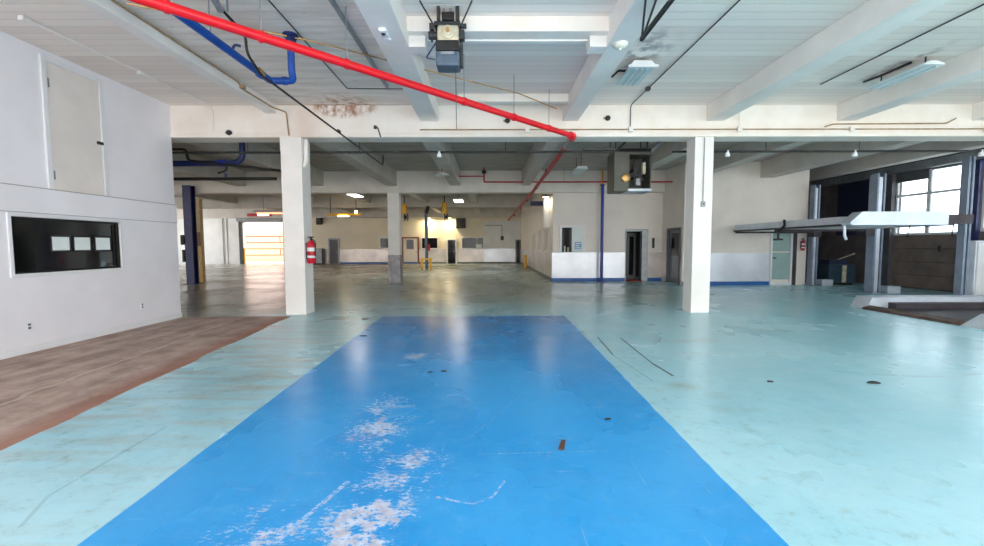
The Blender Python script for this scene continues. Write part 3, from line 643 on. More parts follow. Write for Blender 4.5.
MB().box(-.38, -.31, 5.8, 5.92, 4.34, 4.46).box(-.37, -.33, 5.8, 5.9, 3.99, 4.3).build('side_switch', DARK, t, bevel=.01)
MB().box(-.7, -.36, 5.78, 5.94, 4.5, 4.55).build('mount_plate', DARK, t)
for k in range(4): MB().tube([(-.65 + .08 * k, 5.84, 4.5), (-.66 + .085 * k, 5.8, CZ + .1)], .014, 6).build('hanger_rod', GREYM, t)
MB().tube([(-.7, 5.82, 4.5), (-.86, 5.62, CZ + .1)], .011, 6).build('brace', DARK, t); MB().tube([(-.36, 5.82, 4.5), (-.2, 5.62, CZ + .1)], .011, 6).build('brace', DARK, t)
MB().tube([(-.68, 5.85, 4.32), (-.82, 5.86, 4.12), (-.7, 5.86, 4.1)], .009, 6, .02).build('cable', NAVY, t, smooth=True)
MB().tube([(-.43, 5.86, 3.97), (-.43, 5.9, 3.2)], .005, 6).build('pull_cord', DARK, t)

MB().box(-.66, -.62, 5.74, 5.8, 4.55, 4.72).build('hanger_bracket', DARK, t); MB().box(-.42, -.37, 5.74, 5.8, 4.55, 4.72).build('hanger_bracket', DARK, t); MB().box(-.6, -.44, 5.76, 5.82, 4.56, 4.66).build('chain_guard', BLACK, t, bevel=.01)
MB().box(-.76, -.7, 5.76, 5.82, 4.44, 4.52).build('limit_switch', DARK, t); MB().box(-.36, -.28, 5.74, 5.8, 4.46, 4.5).build('release_lever', DARK, t)
t.location.z -= .1

# ceiling light fixtures
t = thing('ceiling_light', (2.6, 7.65, 4.45), 'square white ceiling light fixture with unlit lens beside the right middle beam', 'ceiling light')
MB().prism([(2.34, 4.5), (2.77, 4.5), (2.7, 4.58), (2.41, 4.58)], 'y', 7.28, 8.1).build('housing', FRAMEW, t)
MB().box(2.36, 2.75, 7.31, 8.08, 4.47, 4.5).build('lens', LENS, t)
for xx in (2.46, 2.555, 2.65): MB().cyl((xx, 7.33, 4.462), (xx, 8.05, 4.462), .017, 8).build('tube', LENS, t)
MB().box(2.31, 2.8, 7.24, 7.3, 4.46, 4.5).build('end_plate', FRAMEW, t)
for yy in (7.45, 7.95): MB().cyl((2.6, yy, 4.57), (2.6, yy, CZ), .012, 6).build('stem', DARK, t)
MB().tube([(2.4, 7.6, 4.53), (2.26, 7.65, 4.56), (2.22, 7.9, 4.55)], .02, 6, .05).build('cable', BLACK, t)
t = thing('ceiling_light', (7.25, 7.6, 4.4), 'long white strip light hanging beside a dark ceiling stain on the right', 'ceiling light')
MB().prism([(7.02, 4.44), (7.4, 4.44), (7.28, 4.5), (7.14, 4.5)], 'y', 7.1, 8.2).build('reflector', FRAMEW, t)
for xx in (7.12, 7.3): MB().cyl((xx, 7.14, 4.43), (xx, 8.16, 4.43), .017, 8).build('tube', LENS, t)
for yy in (7.25, 8.05): MB().cyl((7.21, yy, 4.48), (7.21, yy, CZ), .012, 6).build('stem', DARK, t)
MB().tube([(7.1, 8.3, 4.6), (7.05, 7.9, 4.56), (7.12, 7.4, 4.59)], .018, 6, .05).build('cable', BLACK, t)
t = thing('emergency_lamp', (1.84, 5.98, 4.2), 'small cream cone sensor under the right middle beam', 'sensor')
MB().lathe([(.02, -.06), (.07, -.05), (.1, -.015), (.105, 0)], (1.79, 6.0, BZ), 16).build('shade', mat('cream_plastic', srgb(236, 230, 212), .5), t, smooth=True)
MB().lathe([(.015, -.08), (.025, -.06)], (1.79, 6.0, BZ), 10).build('sensor', FRAMEW, t)
t = thing('junction_plate', (-1.28, 5.95, 4.24), 'white junction box with wires under the left middle beam', 'junction box')
MB().box(-1.37, -1.27, 5.55, 5.75, 4.215, BZ).build('body', FRAMEW, t, bevel=.01); MB().lathe([(.05, -.03), (.05, 0)], (-1.32, 5.85, BZ), 14).build('cap', FRAMEW, t); MB().box(-1.34, -1.3, 5.6, 5.64, 4.2, 4.215).build('plug', DARK, t)
t = thing('strut_bracket', (1.88, 5.4, 4.08), 'black steel brace with thin legs under the right middle beam', 'bracket')
MB().tube([(1.88, 5.44, 4.06), (1.97, 4.3, 4.16)], .03, 4).build('channel', BLACK, t)
MB().tube([(1.88, 5.42, 4.08), (1.72, 4.85, BZ)], .013, 6).build('leg', DARK, t); MB().tube([(1.89, 5.4, 4.08), (1.84, 4.8, BZ)], .013, 6).build('leg', DARK, t)
MB().tube([(1.95, 4.5, 4.15), (1.9, 4.45, BZ)], .02, 6).build('leg', DARK, t)

# pipes behind the girder
def cross_pipe(x0, x1, rods, heads, label):
    t = thing('cross_pipe', ((x0 + x1) / 2, 10.2, 3.715), label, 'pipe')
    MB().tube([(x0, 10.2, 3.715), (x1, 10.2, 3.715)], .027, 10).build('pipe', DPIPE, t, smooth=True)
    for xx in rods: MB().cyl((xx, 10.2, 3.715), (xx, 10.2, CZ - .002), .008, 6).build('hanger_rod', DARK, t)
    for xx in heads: MB().lathe([(.05, -.1), (.06, -.07), (.03, .02), (.03, .05)], (xx, 10.2, 3.695), 14).build('sprinkler_head', FRAMEW, t, smooth=True)
cross_pipe(-9.5, 2.95, (-8.7, -5.6, -3.0, .4), (-1.15,), 'long dark straight pipe hung behind the girder left of the unit heater')
cross_pipe(4.3, 13.2, (6.5, 8.7, 12.4), (5.6, 8.6, 11.6), 'dark straight pipe hung behind the girder right of the unit heater')
MB().box(2.2, 2.95, 10.16, 10.24, 3.745, 3.81).build('trim_15', DARK)['kind'] = 'structure'
t = thing('branch_pipe', (4, 17.3, 4.03), 'thin red branch pipe hung in front of the second girder', 'pipe')
MB().tube([(-.18, 17.3, CZ), (-.18, 17.3, 4.05), (8.2, 17.3, 4.04)], .03, 10, .06).build('pipe', DRED, t, smooth=True)
MB().cyl((-.18, 17.3, 4.38), (-.18, 17.3, 4.5), .09, 12).build('valve', DARK, t); MB().tube([(-1.6, 17.3, 4.28), (-.18, 17.3, 4.28)], .022, 8).build('stub', DRED, t)
for xx in (3.0, 6.0): MB().cyl((xx, 17.3, 4.04), (xx, 17.3, CZ), .008, 6).build('hanger_rod', GREYM, t)
t = thing('air_duct', (-6.1, 10.6, 3.55), 'dark blue pipe with a raised elbow in the left bay behind the girder', 'pipe')
MB().tube([(-9.6, 10.7, 3.55), (-6.15, 10.7, 3.57), (-6.0, 10.7, 3.7), (-6.0, 10.7, CZ - .002)], .07, 16, .2).build('pipe', NAVY, t, smooth=True)
MB().cyl((-6.6, 10.7, 3.568), (-6.4, 10.7, 3.57), .085, 14).build('coupling', INDIGO, t)
MB().cyl((-8.2, 10.7, 3.6), (-8.2, 10.7, CZ - .002), .01, 6).build('hanger_rod', DARK, t)
t = thing('drop_pipe', (-6.9, 10.55, 3.6), 'black pipe drop branching diagonally past the column in the left bay', 'pipe')
MB().tube([(-9.5, 10.52, 3.86), (-7.25, 10.52, 3.86), (-7.2, 10.52, 3.6), (-4.4, 10.52, 3.28)], .03, 10, .08).build('pipe', BLACK, t, smooth=True)
MB().tube([(-6.3, 10.52, 3.495), (-6.3, 10.52, 3.36), (-6.5, 10.52, 3.3)], .025, 8, .05).build('branch', BLACK, t, smooth=True)
MB().cyl((-8.6, 10.52, 3.86), (-8.6, 10.52, CZ - .002), .01, 6).build('hanger_rod', DARK, t)
t = thing('dark_header_pipe', (-6.5, 10.9, 3.23), 'lowest dark pipe crossing the left bay above the navy post', 'pipe')
MB().tube([(-9.6, 10.9, 3.22), (-5.3, 10.9, 3.22)], .04, 12).build('pipe', BLACK, t, smooth=True)
MB().cyl((-6.55, 10.9, 3.25), (-6.55, 10.9, 3.36), .03, 8).build('valve', NAVY, t)
for xx in (-9.2, -8.0): MB().cyl((xx, 10.9, 3.25), (xx, 10.9, CZ - .002), .01, 6).build('hanger_rod', DARK, t)
MB().tube([(-9.6, 11.1, 3.0), (-8.0, 11.1, 2.82)], .03, 8).build('branch', BLACK, t); MB().cyl((-9.3, 11.0, 2.96), (-9.3, 10.9, 3.22), .03, 8).build('riser', BLACK, t)

# unit heater
t = thing('unit_heater', (3.7, 11.5, 2.95), 'dark grey unit heater with open burner side hanging behind the girder', 'heater')
MB().box(3.26, 3.66, 11.3, 11.95, 2.94, 3.96).box(3.66, 4.24, 11.9, 11.95, 2.96, 3.94).box(3.66, 4.24, 11.3, 11.95, 3.88, 3.96).box(4.2, 4.24, 11.3, 11.95, 2.96, 3.94).build('housing', HEAT, t, bevel=.012)
MB().box(3.62, 4.24, 11.25, 11.95, 2.93, 3.0).build('burner_tray', LIFT, t, bevel=.01)
MB().lathe([(.11, 0), (.11, -.05), (.09, -.06), (.05, -.065)], (3.56, 11.3, 3.28), 20, 'y').build('vent_cap', COPPER, t, smooth=True)
MB().cyl((3.95, 11.55, 3.45), (3.95, 11.9, 3.45), .13, 16).build('blower_motor', BLACK, t, smooth=True)
for k in range(4):
    a = k * PI / 2 + .4
    MB().prism([(3.95 + .05 * math.cos(a) - .05 * math.sin(a), 3.45 + .05 * math.sin(a) + .05 * math.cos(a)), (3.95 + .24 * math.cos(a) - .07 * math.sin(a), 3.45 + .24 * math.sin(a) + .07 * math.cos(a)), (3.95 + .24 * math.cos(a) + .07 * math.sin(a), 3.45 + .24 * math.sin(a) - .07 * math.cos(a)), (3.95 + .05 * math.cos(a) + .05 * math.sin(a), 3.45 + .05 * math.sin(a) - .05 * math.cos(a))], 'y', 11.5, 11.52).build('fan_blade', DARK, t)
MB().box(4.04, 4.12, 11.4, 11.5, 3.4, 3.7).build('gas_valve', BEIGE, t, bevel=.01); MB().box(3.86, 3.98, 11.38, 11.48, 3.1, 3.28).build('control_box', GREYM, t, bevel=.01)
MB().tube([(4.08, 11.42, 3.7), (4.0, 11.36, 3.82), (3.8, 11.36, 3.74), (3.8, 11.36, 3.1)], .02, 8, .06).build('gas_pipe', BLACK, t, smooth=True)
for xx, yy in ((3.32, 11.4), (4.15, 11.4), (3.32, 11.9), (4.15, 11.9)): MB().cyl((xx, yy, 3.94), (xx, yy, CZ - .002), .012, 6).build('hanger_rod', DARK, t)
MB().tube([(3.3, 11.45, 3.96), (3.55, 11.3, 4.2), (3.7, 11.3, CZ)], .03, 8, .1).build('flue_brace', DARK, t); MB().box(3.5, 4.3, 11.5, 11.9, 3.97, 4.08).build('flue_collar', BLACK, t); MB().tube([(4.3, 11.6, 4.02), (4.6, 11.6, 4.3), (4.62, 11.6, CZ)], .06, 10, .1).build('flue', GREYM, t, smooth=True)

# lamps deeper in
t = thing('pendant_lamp', (-1.5, 14, 3.8), 'white dish pendant lamp hanging behind the girder near the middle beam', 'pendant lamp')
MB().lathe([(.03, .12), (.06, .11), (.23, .02), (.24, 0), (.22, 0), (.05, .09)], (-1.5, 14, 3.78), 24).build('shade', FRAMEW, t, smooth=True)
MB().cyl((-1.5, 14, 3.88), (-1.5, 14, CZ), .012, 6).build('rod', DARK, t); MB().lathe([(.03, 0), (.05, .04), (.03, .09)], (-1.5, 14, 3.77), 12).build('bulb', LENS, t, smooth=True)
EM = emit('lamp_tube_glow', (1, .97, .9), 6)
EMW = emit('warm_lamp_glow', (1, .84, .5), 4)
def area(name, loc, sx, sy, power, c, parent):
    L = bpy.data.lights.new(name, 'AREA'); L.shape = 'RECTANGLE'; L.size = sx; L.size_y = sy; L.energy = power; L.color = c
    o = bpy.data.objects.new(name, L); COL.objects.link(o); o.parent = parent; o.location = Vector(loc) - parent.location
    return o
def strip_light(x, y, z, w, l, label, power, glow=EM, c=(1, .97, .92)):
    t = thing('ceiling_light', (x, y, z), label, 'ceiling light', 'fluorescent lights deep in the hall')
    MB().prism([(x - w / 2, z + .02), (x + w / 2, z + .02), (x + w / 3, z + .1), (x - w / 3, z + .1)], 'y', y - l / 2, y + l / 2).build('housing', FRAMEW, t)
    MB().box(x - w / 2 + .02, x + w / 2 - .02, y - l / 2 + .02, y + l / 2 - .02, z, z + .02).build('diffuser', glow if power else LENS, t)
    for k in (-1, 1): MB().cyl((x, y + k * l / 3, z + .08), (x, y + k * l / 3, CZ), .01, 6).build('stem', DARK, t)
    if power: area('tube_light', (x, y, z - .02), w, l, power, c, t)
    return t
strip_light(3.1, 15.0, 4.05, .4, 1.2, 'unlit white fluorescent fixture behind the girder right of the red pipe', 0)
strip_light(-6.75, 22.0, 4.06, .5, 1.3, 'lit fluorescent fixture left of the far grey column', 30)
strip_light(-1.67, 24.0, 3.97, .5, 1.3, 'lit fluorescent fixture right of the bright yellow hose reel', 30)

# yellow hoists and lamps
t = thing('bridge_hoist', (-9.1, 27.2, 3.5), 'yellow lit hoist rail under the ceiling far left of the grey column', 'hoist')
MB().box(-10.1, -8.0, 27.1, 27.25, 3.42, 3.56).build('rail', YELLOW, t, bevel=.02); MB().box(-9.4, -8.8, 27.0, 27.35, 3.36, 3.42).build('trolley', EMW, t)
for xx in (-9.9, -8.3): MB().cyl((xx, 27.17, 3.55), (xx, 27.17, CZ), .02, 8).build('hanger_rod', DARK, t)
MB().box(-8.35, -8.2, 27.0, 27.1, 3.56, 3.72).build('lamp', EMW, t)
area('hoist_lamp', (-9.1, 27.17, 3.3), .6, .3, 12, (1, .8, .45), t)
def hoist(x, y, z0, z1, label):
    t = thing('hose_reel', (x, y, z0), label, 'hose reel', 'yellow hose reels')
    MB().box(x - .14, x + .14, y - .12, y + .12, z0 + .3, z1).build('body', YELLOW, t, bevel=.04)
    MB().lathe([(.24, -.1), (.24, -.07), (.1, -.06), (.1, .06), (.24, .07), (.24, .1)], (x + .1, y, z0 + .1), 20, 'x').build('reel', DARK, t, smooth=True)
    MB().cyl((x, y, z1), (x, y, CZ), .03, 8).build('hanger', DARK, t)
hoist(-5.25, 27.0, 3.2, 4.1, 'yellow hose reel right behind the far grey column')
hoist(-2.75, 26.9, 3.2, 4.2, 'bright yellow hose reel right of the slanted blue post')
t = thing('exhaust_fan', (-2.2, 36.0, 3.05), 'dark square fan box high on the far wall', 'fan')
MB().box(-2.75, -1.95, 36.1, 36.44, 2.95, 3.8).build('housing', DARK, t, bevel=.02)
for k in range(5): MB().box(-2.7, -2.0, 36.07, 36.1, 3.02 + .15 * k, 3.1 + .15 * k).build('louvre', BLACK, t)
t = thing('wall_lamp', (-5.0, 36.2, 3.9), 'warm lit lamp washing the far wall left of the slanted post', 'wall lamp')
MB().box(-5.2, -4.8, 36.0, 36.44, 3.82, 3.92).build('shade', DARK, t); MB().box(-5.15, -4.85, 36.05, 36.35, 3.8, 3.82).build('bulb', EMW, t)
area('wash_light', (-5.0, 35.9, 3.75), .4, .4, 45, (1, .82, .5), t)
t = thing('wall_lamp', (-3.3, 36.2, 3.9), 'warm lit lamp washing the far wall right of the slanted post', 'wall lamp')
MB().box(-3.5, -3.1, 36.0, 36.44, 3.82, 3.92).build('shade', DARK, t); MB().box(-3.45, -3.15, 36.05, 36.35, 3.8, 3.82).build('bulb', EMW, t)
area('wash_light', (-3.3, 35.9, 3.75), .4, .4, 45, (1, .82, .5), t)
t = thing('wall_lamp', (2.45, 18.75, 3.6), 'warm lit lamp above the white round chase at the office corner', 'wall lamp')
MB().box(2.3, 2.62, 18.6, 18.88, 3.62, 3.7).build('shade', DARK, t, bevel=.01); MB().box(2.34, 2.58, 18.64, 18.84, 3.6, 3.62).build('bulb', EMW, t)
area('wash_light', (2.42, 18.72, 3.58), .2, .2, 5, (1, .86, .62), t)
t = thing('radiant_heater', (-12.5, 27.0, 3.5), 'red radiant tube heater under the ceiling beyond the left column', 'heater')
MB().prism([(-14.6, 3.62), (-11.2, 3.62), (-11.4, 3.75), (-14.4, 3.75)], 'y', 26.8, 27.25).build('reflector', GREYM, t); MB().cyl((-14.4, 27.02, 3.58), (-11.3, 27.02, 3.58), .06, 10).build('tube', emit('heater_glow', (1, .25, .12), 2.2, (.8, .2, .15)), t)
for xx in (-14, -11.8): MB().cyl((xx, 27.02, 3.7), (xx, 27.02, CZ), .01, 6).build('chain', DARK, t)
t = thing('exit_light', (-18.6, 36.0, 3.95), 'pink lit box above the open drive-in doorway', 'light')
MB().box(-19.9, -17.9, 35.75, 35.9, 3.98, 4.2).build('housing', DRED, t, bevel=.02); MB().box(-19.0, -18.1, 35.72, 35.75, 4.02, 4.14).build('lens', emit('pink_glow', (1, .72, .75), 3), t)

# posts
t = thing('blue_post', (4.69, 17.86, 0), 'slim blue post standing before the office front wall', 'post', kind='thing')
MB().cyl((4.69, 17.86, .02), (4.69, 17.86, 3.98), .062, 16).build('pole', INDIGO, t, smooth=True); MB().box(4.55, 4.83, 17.74, 17.98, 0, .02).build('base_plate', INDIGO, t); MB().box(4.61, 4.77, 17.78, 17.94, 3.98, 4.02).build('cap', NAVY, t)
MB().tube([(4.69, 17.86, 4.02), (4.69, 17.86, CZ)], .03, 8).build('riser', YELLOW, t)
t = thing('navy_post', (-12.2, 17.75, 0), 'thick navy steel post in the left bay behind the girder', 'post', kind='thing')
MB().box(-12.36, -12.04, 17.6, 17.64, 0, 4.0).box(-12.36, -12.04, 17.86, 17.9, 0, 4.0).box(-12.23, -12.17, 17.64, 17.86, 0, 4.0).build('beam_profile', NAVY, t); MB().box(-12.45, -11.95, 17.5, 17.98, 0, .02).build('base_plate', NAVY, t)
MB().box(-12.5, -12.36, 17.55, 17.64, 1.6, 2.0).build('control_box', BLACK, t, bevel=.02); MB().box(-12.46, -12.36, 17.55, 17.64, .9, 1.4).build('control_box', BLACK, t, bevel=.02)
t = thing('timber_post', (-12.6, 18.9, 0), 'pale timber post with yellow edge next to the navy post', 'post', kind='thing')
MB().box(-12.72, -12.5, 18.8, 19.02, 0, 3.6).build('post', WOOD, t, bevel=.01); MB().box(-12.71, -12.51, 18.77, 18.8, 1.55, 2.15).build('plate', BROWNF, t); MB().box(-12.53, -12.49, 18.78, 18.82, 0, 1.5).build('edge_guard', YELLOW, t)
t = thing('guarded_post', (-3.95, 27.9, 0), 'slim blue post with slanted dark head and yellow guard at its foot', 'post', kind='thing')
MB().tube([(-3.95, 27.3, 0.02), (-3.95, 27.3, 3.55)], .1, 12).build('pole', SLATE, t, smooth=True); MB().tube([(-3.95, 27.3, 3.55), (-3.8, 27.28, 4.0)], .11, 12).build('head', BLACK, t, smooth=True)
for xx in (-4.22, -3.68): MB().cyl((xx, 27.1, 0), (xx, 27.1, .75), .07, 12).build('guard_leg', YELLOW, t, smooth=True)
MB().box(-4.22, -3.68, 27.06, 27.14, .62, .72).build('guard_bar', YELLOW, t); MB().box(-3.88, -3.72, 27.12, 27.25, 1.2, 1.6).build('switch_box', DRED, t)
t = thing('bollard', (2.45, 28.8, 0), 'short yellow bollard at the far end of the office side wall', 'bollard')
MB().lathe([(.1, 0), (.1, .78), (.08, .86), (.03, .9)], (2.45, 28.8, 0), 16).build('pipe', YELLOW, t, smooth=True); MB().lathe([(.16, 0), (.16, .02)], (2.45, 28.8, 0), 16).build('base_plate', DARK, t)

# car lift on the right
t = thing('car_lift', (12.1, 13.3, 0), 'raised grey drive-on car lift with tall posts by the overhead door', 'car lift')
for x0, x1, y0, y1 in ((12.0, 12.22, 15.9, 16.12), (11.98, 12.24, 13.3, 13.6), (12.0, 12.16, 10.8, 10.98)):
    p = MB().box(x0, x0 + .05, y0, y1, .02, 3.72).box(x1 - .05, x1, y0, y1, .02, 3.72).box(x0 + .05, x1 - .05, y1 - .05, y1, .02, 3.72).build('post', LIFTP, t, bevel=.005)
    MB().box(x0 + .075, x1 - .075, y0 + .03, y1 - .05, .02, 3.6).build('ladder', LIFT, p); MB().box(x0 - .12, x1 + .12, y0 - .1, y1 + .06, 0, .02).build('base_plate', LIFTP, p)
    if y0 > 12: MB().box(x1 + .14, x1 + .55, y0 - .1, y1, 0, .22).build('base_cover', LIFT, p, bevel=.015)
MB().prism([(10.75, 2.0), (15.75, 2.0), (15.75, 2.24), (11.0, 2.24)], 'x', 9.0, 9.5).build('runway', LIFT, t)
MB().box(8.97, 9.0, 10.8, 15.75, 2.0, 2.05).build('runway_edge', LIFTD, t)
MB().prism([(10.75, 2.0), (15.7, 2.0), (15.7, 2.24), (11.0, 2.24)], 'x', 11.2, 11.7).build('runway', LIFT, t)
MB().prism([(8.78, 2.06), (9.08, 2.33), (11.2, 2.33), (11.2, 2.0), (8.85, 2.0)], 'y', 10.45, 10.75).build('crossbeam', LIFT, t, bevel=.006)
MB().box(11.2, 11.86, 10.5, 10.8, 2.03, 2.26).build('carriage', LIFTD, t)
for yy in (15.6, 13.45): MB().box(9.0, 11.98, yy - .1, yy + .1, 1.94, 2.0).box(11.7, 11.98, yy - .14, yy + .15, 1.8, 2.26).build('carriage', LIFTD, t)
MB().tube([(8.96, 13.05, 2.28), (8.94, 13.0, 2.1), (8.96, 13.3, 1.95), (8.96, 13.3, 1.68)], .035, 8, .05).build('wheel_chock', BLACK, t); MB().box(8.88, 9.04, 13.18, 13.42, 1.66, 1.72).build('chock_foot', BLACK, t)
MB().tube([(8.86, 10.7, 2.0), (8.87, 10.7, 1.75), (8.93, 10.72, 1.66)], .03, 8, .05).build('lock_lever', LIFT, t, smooth=True)
MB().tube([(11.5, 10.6, 2.05), (11.4, 10.55, 1.75), (11.55, 10.6, 1.7)], .012, 6, .05).build('hose', BLACK, t); MB().tube([(10.6, 10.8, 2.0), (10.55, 10.8, 1.7)], .012, 6).build('hose', BLACK, t)
t = thing('lift_platform', (9.0, 8, 0), 'low grey lift platform with dark recess lowered on the floor at the right', 'lift platform')
MB().prism([(8.98, 0.0), (9.12, .27), (14.2, .27), (14.2, 0)], 'y', 10.1, 10.55).build('runway', LIFT, t)
MB().prism([(8.9, 0.0), (9.28, .22), (14.2, .22), (14.2, 0)], 'y', 7.5, 7.98).build('runway', LIFT, t)
MB().box(9.1, 14.2, 7.98, 10.1, 0, .012).build('recess_plate', LIFTD, t); MB().prism([(8.86, 0), (9.08, 0), (9.06, .09), (8.9, .05)], 'y', 7.98, 10.1).build('end_bar', mat('rusty_bar', srgb(96, 78, 72), .6, .2, .3, 8), t)
MB().box(9.5, 14.2, 8.0, 8.25, .01, .12).box(9.5, 14.2, 9.9, 10.1, .01, .16).build('side_rail', LIFTD, t)
t = thing('control_cabinet', (13.3, 11.5, 0), 'tall pale control cabinet at the photo edge behind the low platform', 'cabinet')
MB().box(13.02, 13.62, 11.42, 11.8, .06, 1.62).build('body', LIFT, t, bevel=.015); MB().box(13.06, 13.58, 11.395, 11.42, .12, 1.56).build('door', FRAMEW, t, bevel=.008); MB().box(13.48, 13.52, 11.37, 11.395, .8, .95).build('handle', DARK, t); MB().box(13.05, 13.59, 11.46, 11.78, 0, .06).build('plinth', DARK, t)
t = thing('tool_cabinet', (13.3, 16.3, 0), 'dark teal tool cabinet with clutter on top in the shaded recess', 'cabinet')
MB().box(12.8, 13.8, 16.05, 16.75, .08, .76).build('body', MACH, t, bevel=.02)
for k in range(3): MB().box(12.84, 13.24, 16.02, 16.05, .12 + .21 * k, .31 + .21 * k).build('drawer', MACH, t, bevel=.01)
MB().box(13.28, 13.42, 16.02, 16.05, .1, .74).build('strip', BEIGE, t); MB().box(13.46, 13.76, 16.02, 16.05, .12, .74).build('door', MACH, t, bevel=.01); MB().box(12.85, 13.75, 16.1, 16.7, 0, .08).build('plinth', BLACK, t)
t = thing('tool_tray', (13.2, 16.3, .76), 'dark tray of tools on top of the teal tool cabinet', 'tray')
MB().box(12.86, 13.6, 16.15, 16.65, .765, .95).build('tray', NAVYD, t, bevel=.02); MB().tube([(13.3, 16.3, .95), (13.9, 16.25, 1.18)], .02, 8).build('tool_handle', BEIGE, t)

# small things
for k, (yy, w, lb) in enumerate(((6.85, .275, 'leftmost white paper sheet taped inside the dark office window'), (7.21, .275, 'middle white paper sheet taped inside the dark office window'), (7.59, .275, 'rightmost white paper sheet taped inside the dark office window'))):
    t = thing('paper_sheet', (WL - .032, yy, 1.49), lb, 'paper', 'papers on the office window')
    MB().box(WL - .035, WL - .031, yy - w / 2, yy + w / 2, 1.49, 1.7).build('sheet', PAPER, t)
    MB().wall('x', WL - .0355, WL - .0315, yy - w / 2 - .03, yy + w / 2 + .03, 1.46, 1.73, [(yy - w / 2, yy + w / 2, 1.49, 1.7)]).build('border', BLACK, t)
for k, (yy, hh, m_) in enumerate(((7.66, .13, PAPER), (7.8, .09, BEIGE))):
    t = thing('cup', (WL - .12, yy, 1.16), ('white cup on the sill inside the office window', 'small beige jar in the corner of the office window sill')[k], 'cup')
    MB().lathe([(.03, 0), (.036, hh), (.03, hh), (.026, .015)], (WL - .12, yy, 1.16), 14).build('body', m_, t, smooth=True)
    if k == 0: MB().tube([(WL - .12, yy + .034, 1.27), (WL - .12, yy + .06, 1.25), (WL - .12, yy + .034, 1.2)], .006, 6, .02).build('handle', m_, t)
for k, (yy, zz, lb) in enumerate(((6.26, .39, 'white wall outlet near the photo edge low on the left wall'), (8.31, .4, 'white wall outlet low on the left wall nearer the column'))):
    t = thing('wall_outlet', (WL, yy, zz), lb, 'outlet')
    MB().box(WL, WL + .01, yy - .04, yy + .04, zz - .06, zz + .06).build('plate', FRAMEW, t, bevel=.004)
    MB().box(WL + .01, WL + .014, yy - .018, yy + .018, zz + .01, zz + .04).box(WL + .01, WL + .014, yy - .018, yy + .018, zz - .04, zz - .01).build('socket', DGREY, t)
def scrap(x, y, s, label):
    t = MB(); n = 7
    a0 = random.random() * 6
    pts = [(x + s * (.5 + .5 * random.random()) * math.cos(a0 + k * 2 * PI / n), y + .6 * s * (.5 + .5 * random.random()) * math.sin(a0 + k * 2 * PI / n)) for k in range(n)]
    t.prism(pts, 'z', 0, .012)
    return tag(t.build('rubber_scrap', RUBBER, bevel=.002), label, 'scrap', 'dark rubber scraps')
scrap(3.16, 4.73, .06, 'dark rubber scrap on the teal floor nearer to the blue lane'); scrap(4.29, 4.67, .09, 'dark rubber scrap out on the open teal floor')
scrap(-.72, 5.16, .04, 'left one of two dark scraps lying together on the blue lane'); scrap(-.56, 5.2, .05, 'right one of two dark scraps lying together on the blue lane')
scrap(1.05, 3.72, .035, 'tiny dark scrap near the right edge of the blue lane')
t = tag(MB().prism([(.52, 3.16), (.56, 3.15), (.6, 3.3), (.57, 3.31)], 'z', 0, .012).build('dry_leaf', mat('leaf_brown', srgb(98, 66, 52), .7)), 'small brown dry leaf on the blue lane', 'leaf')
scrap(-2.62, 9.0, .12, 'flat dark scrap on teal floor by the far corner of the blue lane'); scrap(-2.15, 7.3, .07, 'dark scrap on the left edge of the blue lane')

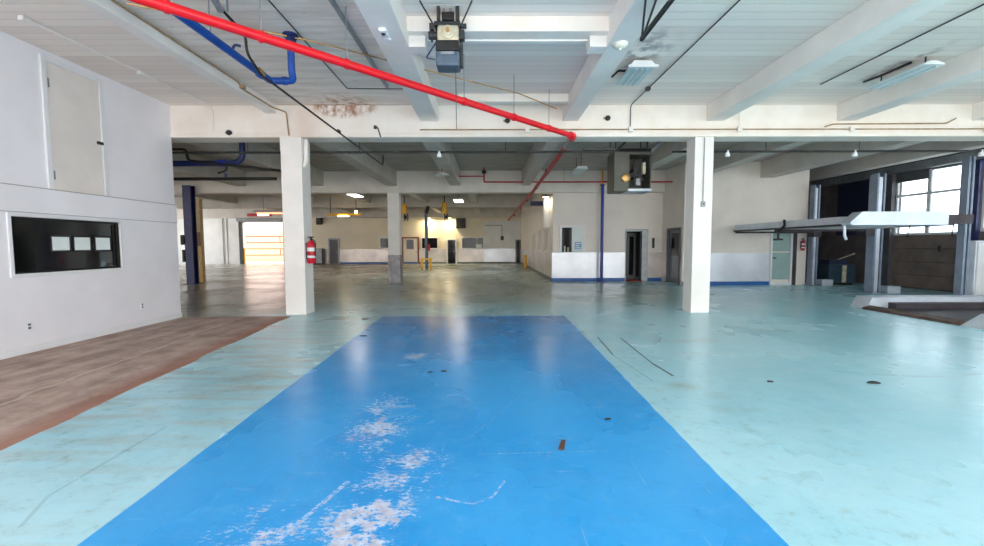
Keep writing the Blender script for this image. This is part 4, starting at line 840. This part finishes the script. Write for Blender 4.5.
# ------------------------------------------------------------------ outside
EXT = mat('outside_paving', srgb(206, 200, 192), .8, 0, .1, 1)
struct(MB().box(-60, 60, -60, -3.5, -.3, -.02).build('ground_front', EXT)); struct(MB().box(-60, 60, 37.2, 80, -.3, -.02).build('ground_back', EXT)); struct(MB().box(18, 60, -3.5, 37.2, -.3, -.02).build('ground_side', EXT))
m, nt, b = new_mat('brick_wall'); v, x, y, z = nt.pos()
br = nt.n.new('ShaderNodeTexBrick'); mp = nt.n.new('ShaderNodeCombineXYZ'); nt.l.new(x, mp.inputs[0]); nt.l.new(z, mp.inputs[1]); nt.l.new(mp.outputs[0], br.inputs['Vector'])
br.inputs['Scale'].default_value = 1.0; br.inputs['Brick Width'].default_value = 7.0; br.inputs['Row Height'].default_value = .62; br.inputs['Mortar Size'].default_value = .06
br.inputs['Color1'].default_value = (*srgb(206, 156, 122), 1); br.inputs['Color2'].default_value = (*srgb(198, 140, 106), 1); br.inputs['Mortar'].default_value = (*srgb(140, 60, 40), 1)
nt.put(b.inputs['Base Color'], br.outputs[0]); b.inputs['Roughness'].default_value = .8
o = tag(MB().box(-32, -8, 43.5, 43.8, -.02, 3.1).build('garden_wall', m), 'sunlit orange block wall seen through the open drive-in doorway', 'wall', kind='thing')

# ------------------------------------------------------------------ light
w = bpy.data.worlds.new('World'); scene.world = w; w.use_nodes = True
nt = NT(w.node_tree); bg = w.node_tree.nodes['Background']
tc = nt.n.new('ShaderNodeTexCoord'); sp = nt.n.new('ShaderNodeSeparateXYZ'); nt.l.new(tc.outputs['Generated'], sp.inputs[0])
nt.put(bg.inputs['Color'], nt.mix(nt.ramp(sp.outputs[2], -.05, .6), (1.0, .99, .97), (.86, .93, 1.0)))
bg.inputs['Strength'].default_value = 3.2
S = bpy.data.lights.new('Sun', 'SUN'); S.energy = 6; S.angle = math.radians(1.5); S.color = (1, .95, .88)
so = bpy.data.objects.new('Sun', S); COL.objects.link(so); so.rotation_euler = (math.radians(32), 0, math.radians(-12))

# ------------------------------------------------------------------ camera
f = 430.0
cam = bpy.data.cameras.new('Camera'); cam.sensor_width = 36; cam.lens = f / 984 * 36; cam.clip_end = 300
co = bpy.data.objects.new('Camera', cam); COL.objects.link(co)
Mx = Matrix.Rotation(-3 / 430, 4, 'Z') @ Matrix.Rotation(PI / 2 - math.atan(28 / 430), 4, 'X') @ Matrix.Rotation(-math.radians(.2), 4, 'Z')
co.matrix_world = Matrix.Translation((0, 0, 1.55)) @ Mx
scene.camera = co
vs = scene.view_settings
vs.view_transform = 'Standard'; vs.look = 'None'; vs.gamma = 1; vs.use_curve_mapping = False; vs.exposure = 0.68
scene.cycles.max_bounces = 10; scene.cycles.diffuse_bounces = 6; scene.cycles.sample_clamp_indirect = 6
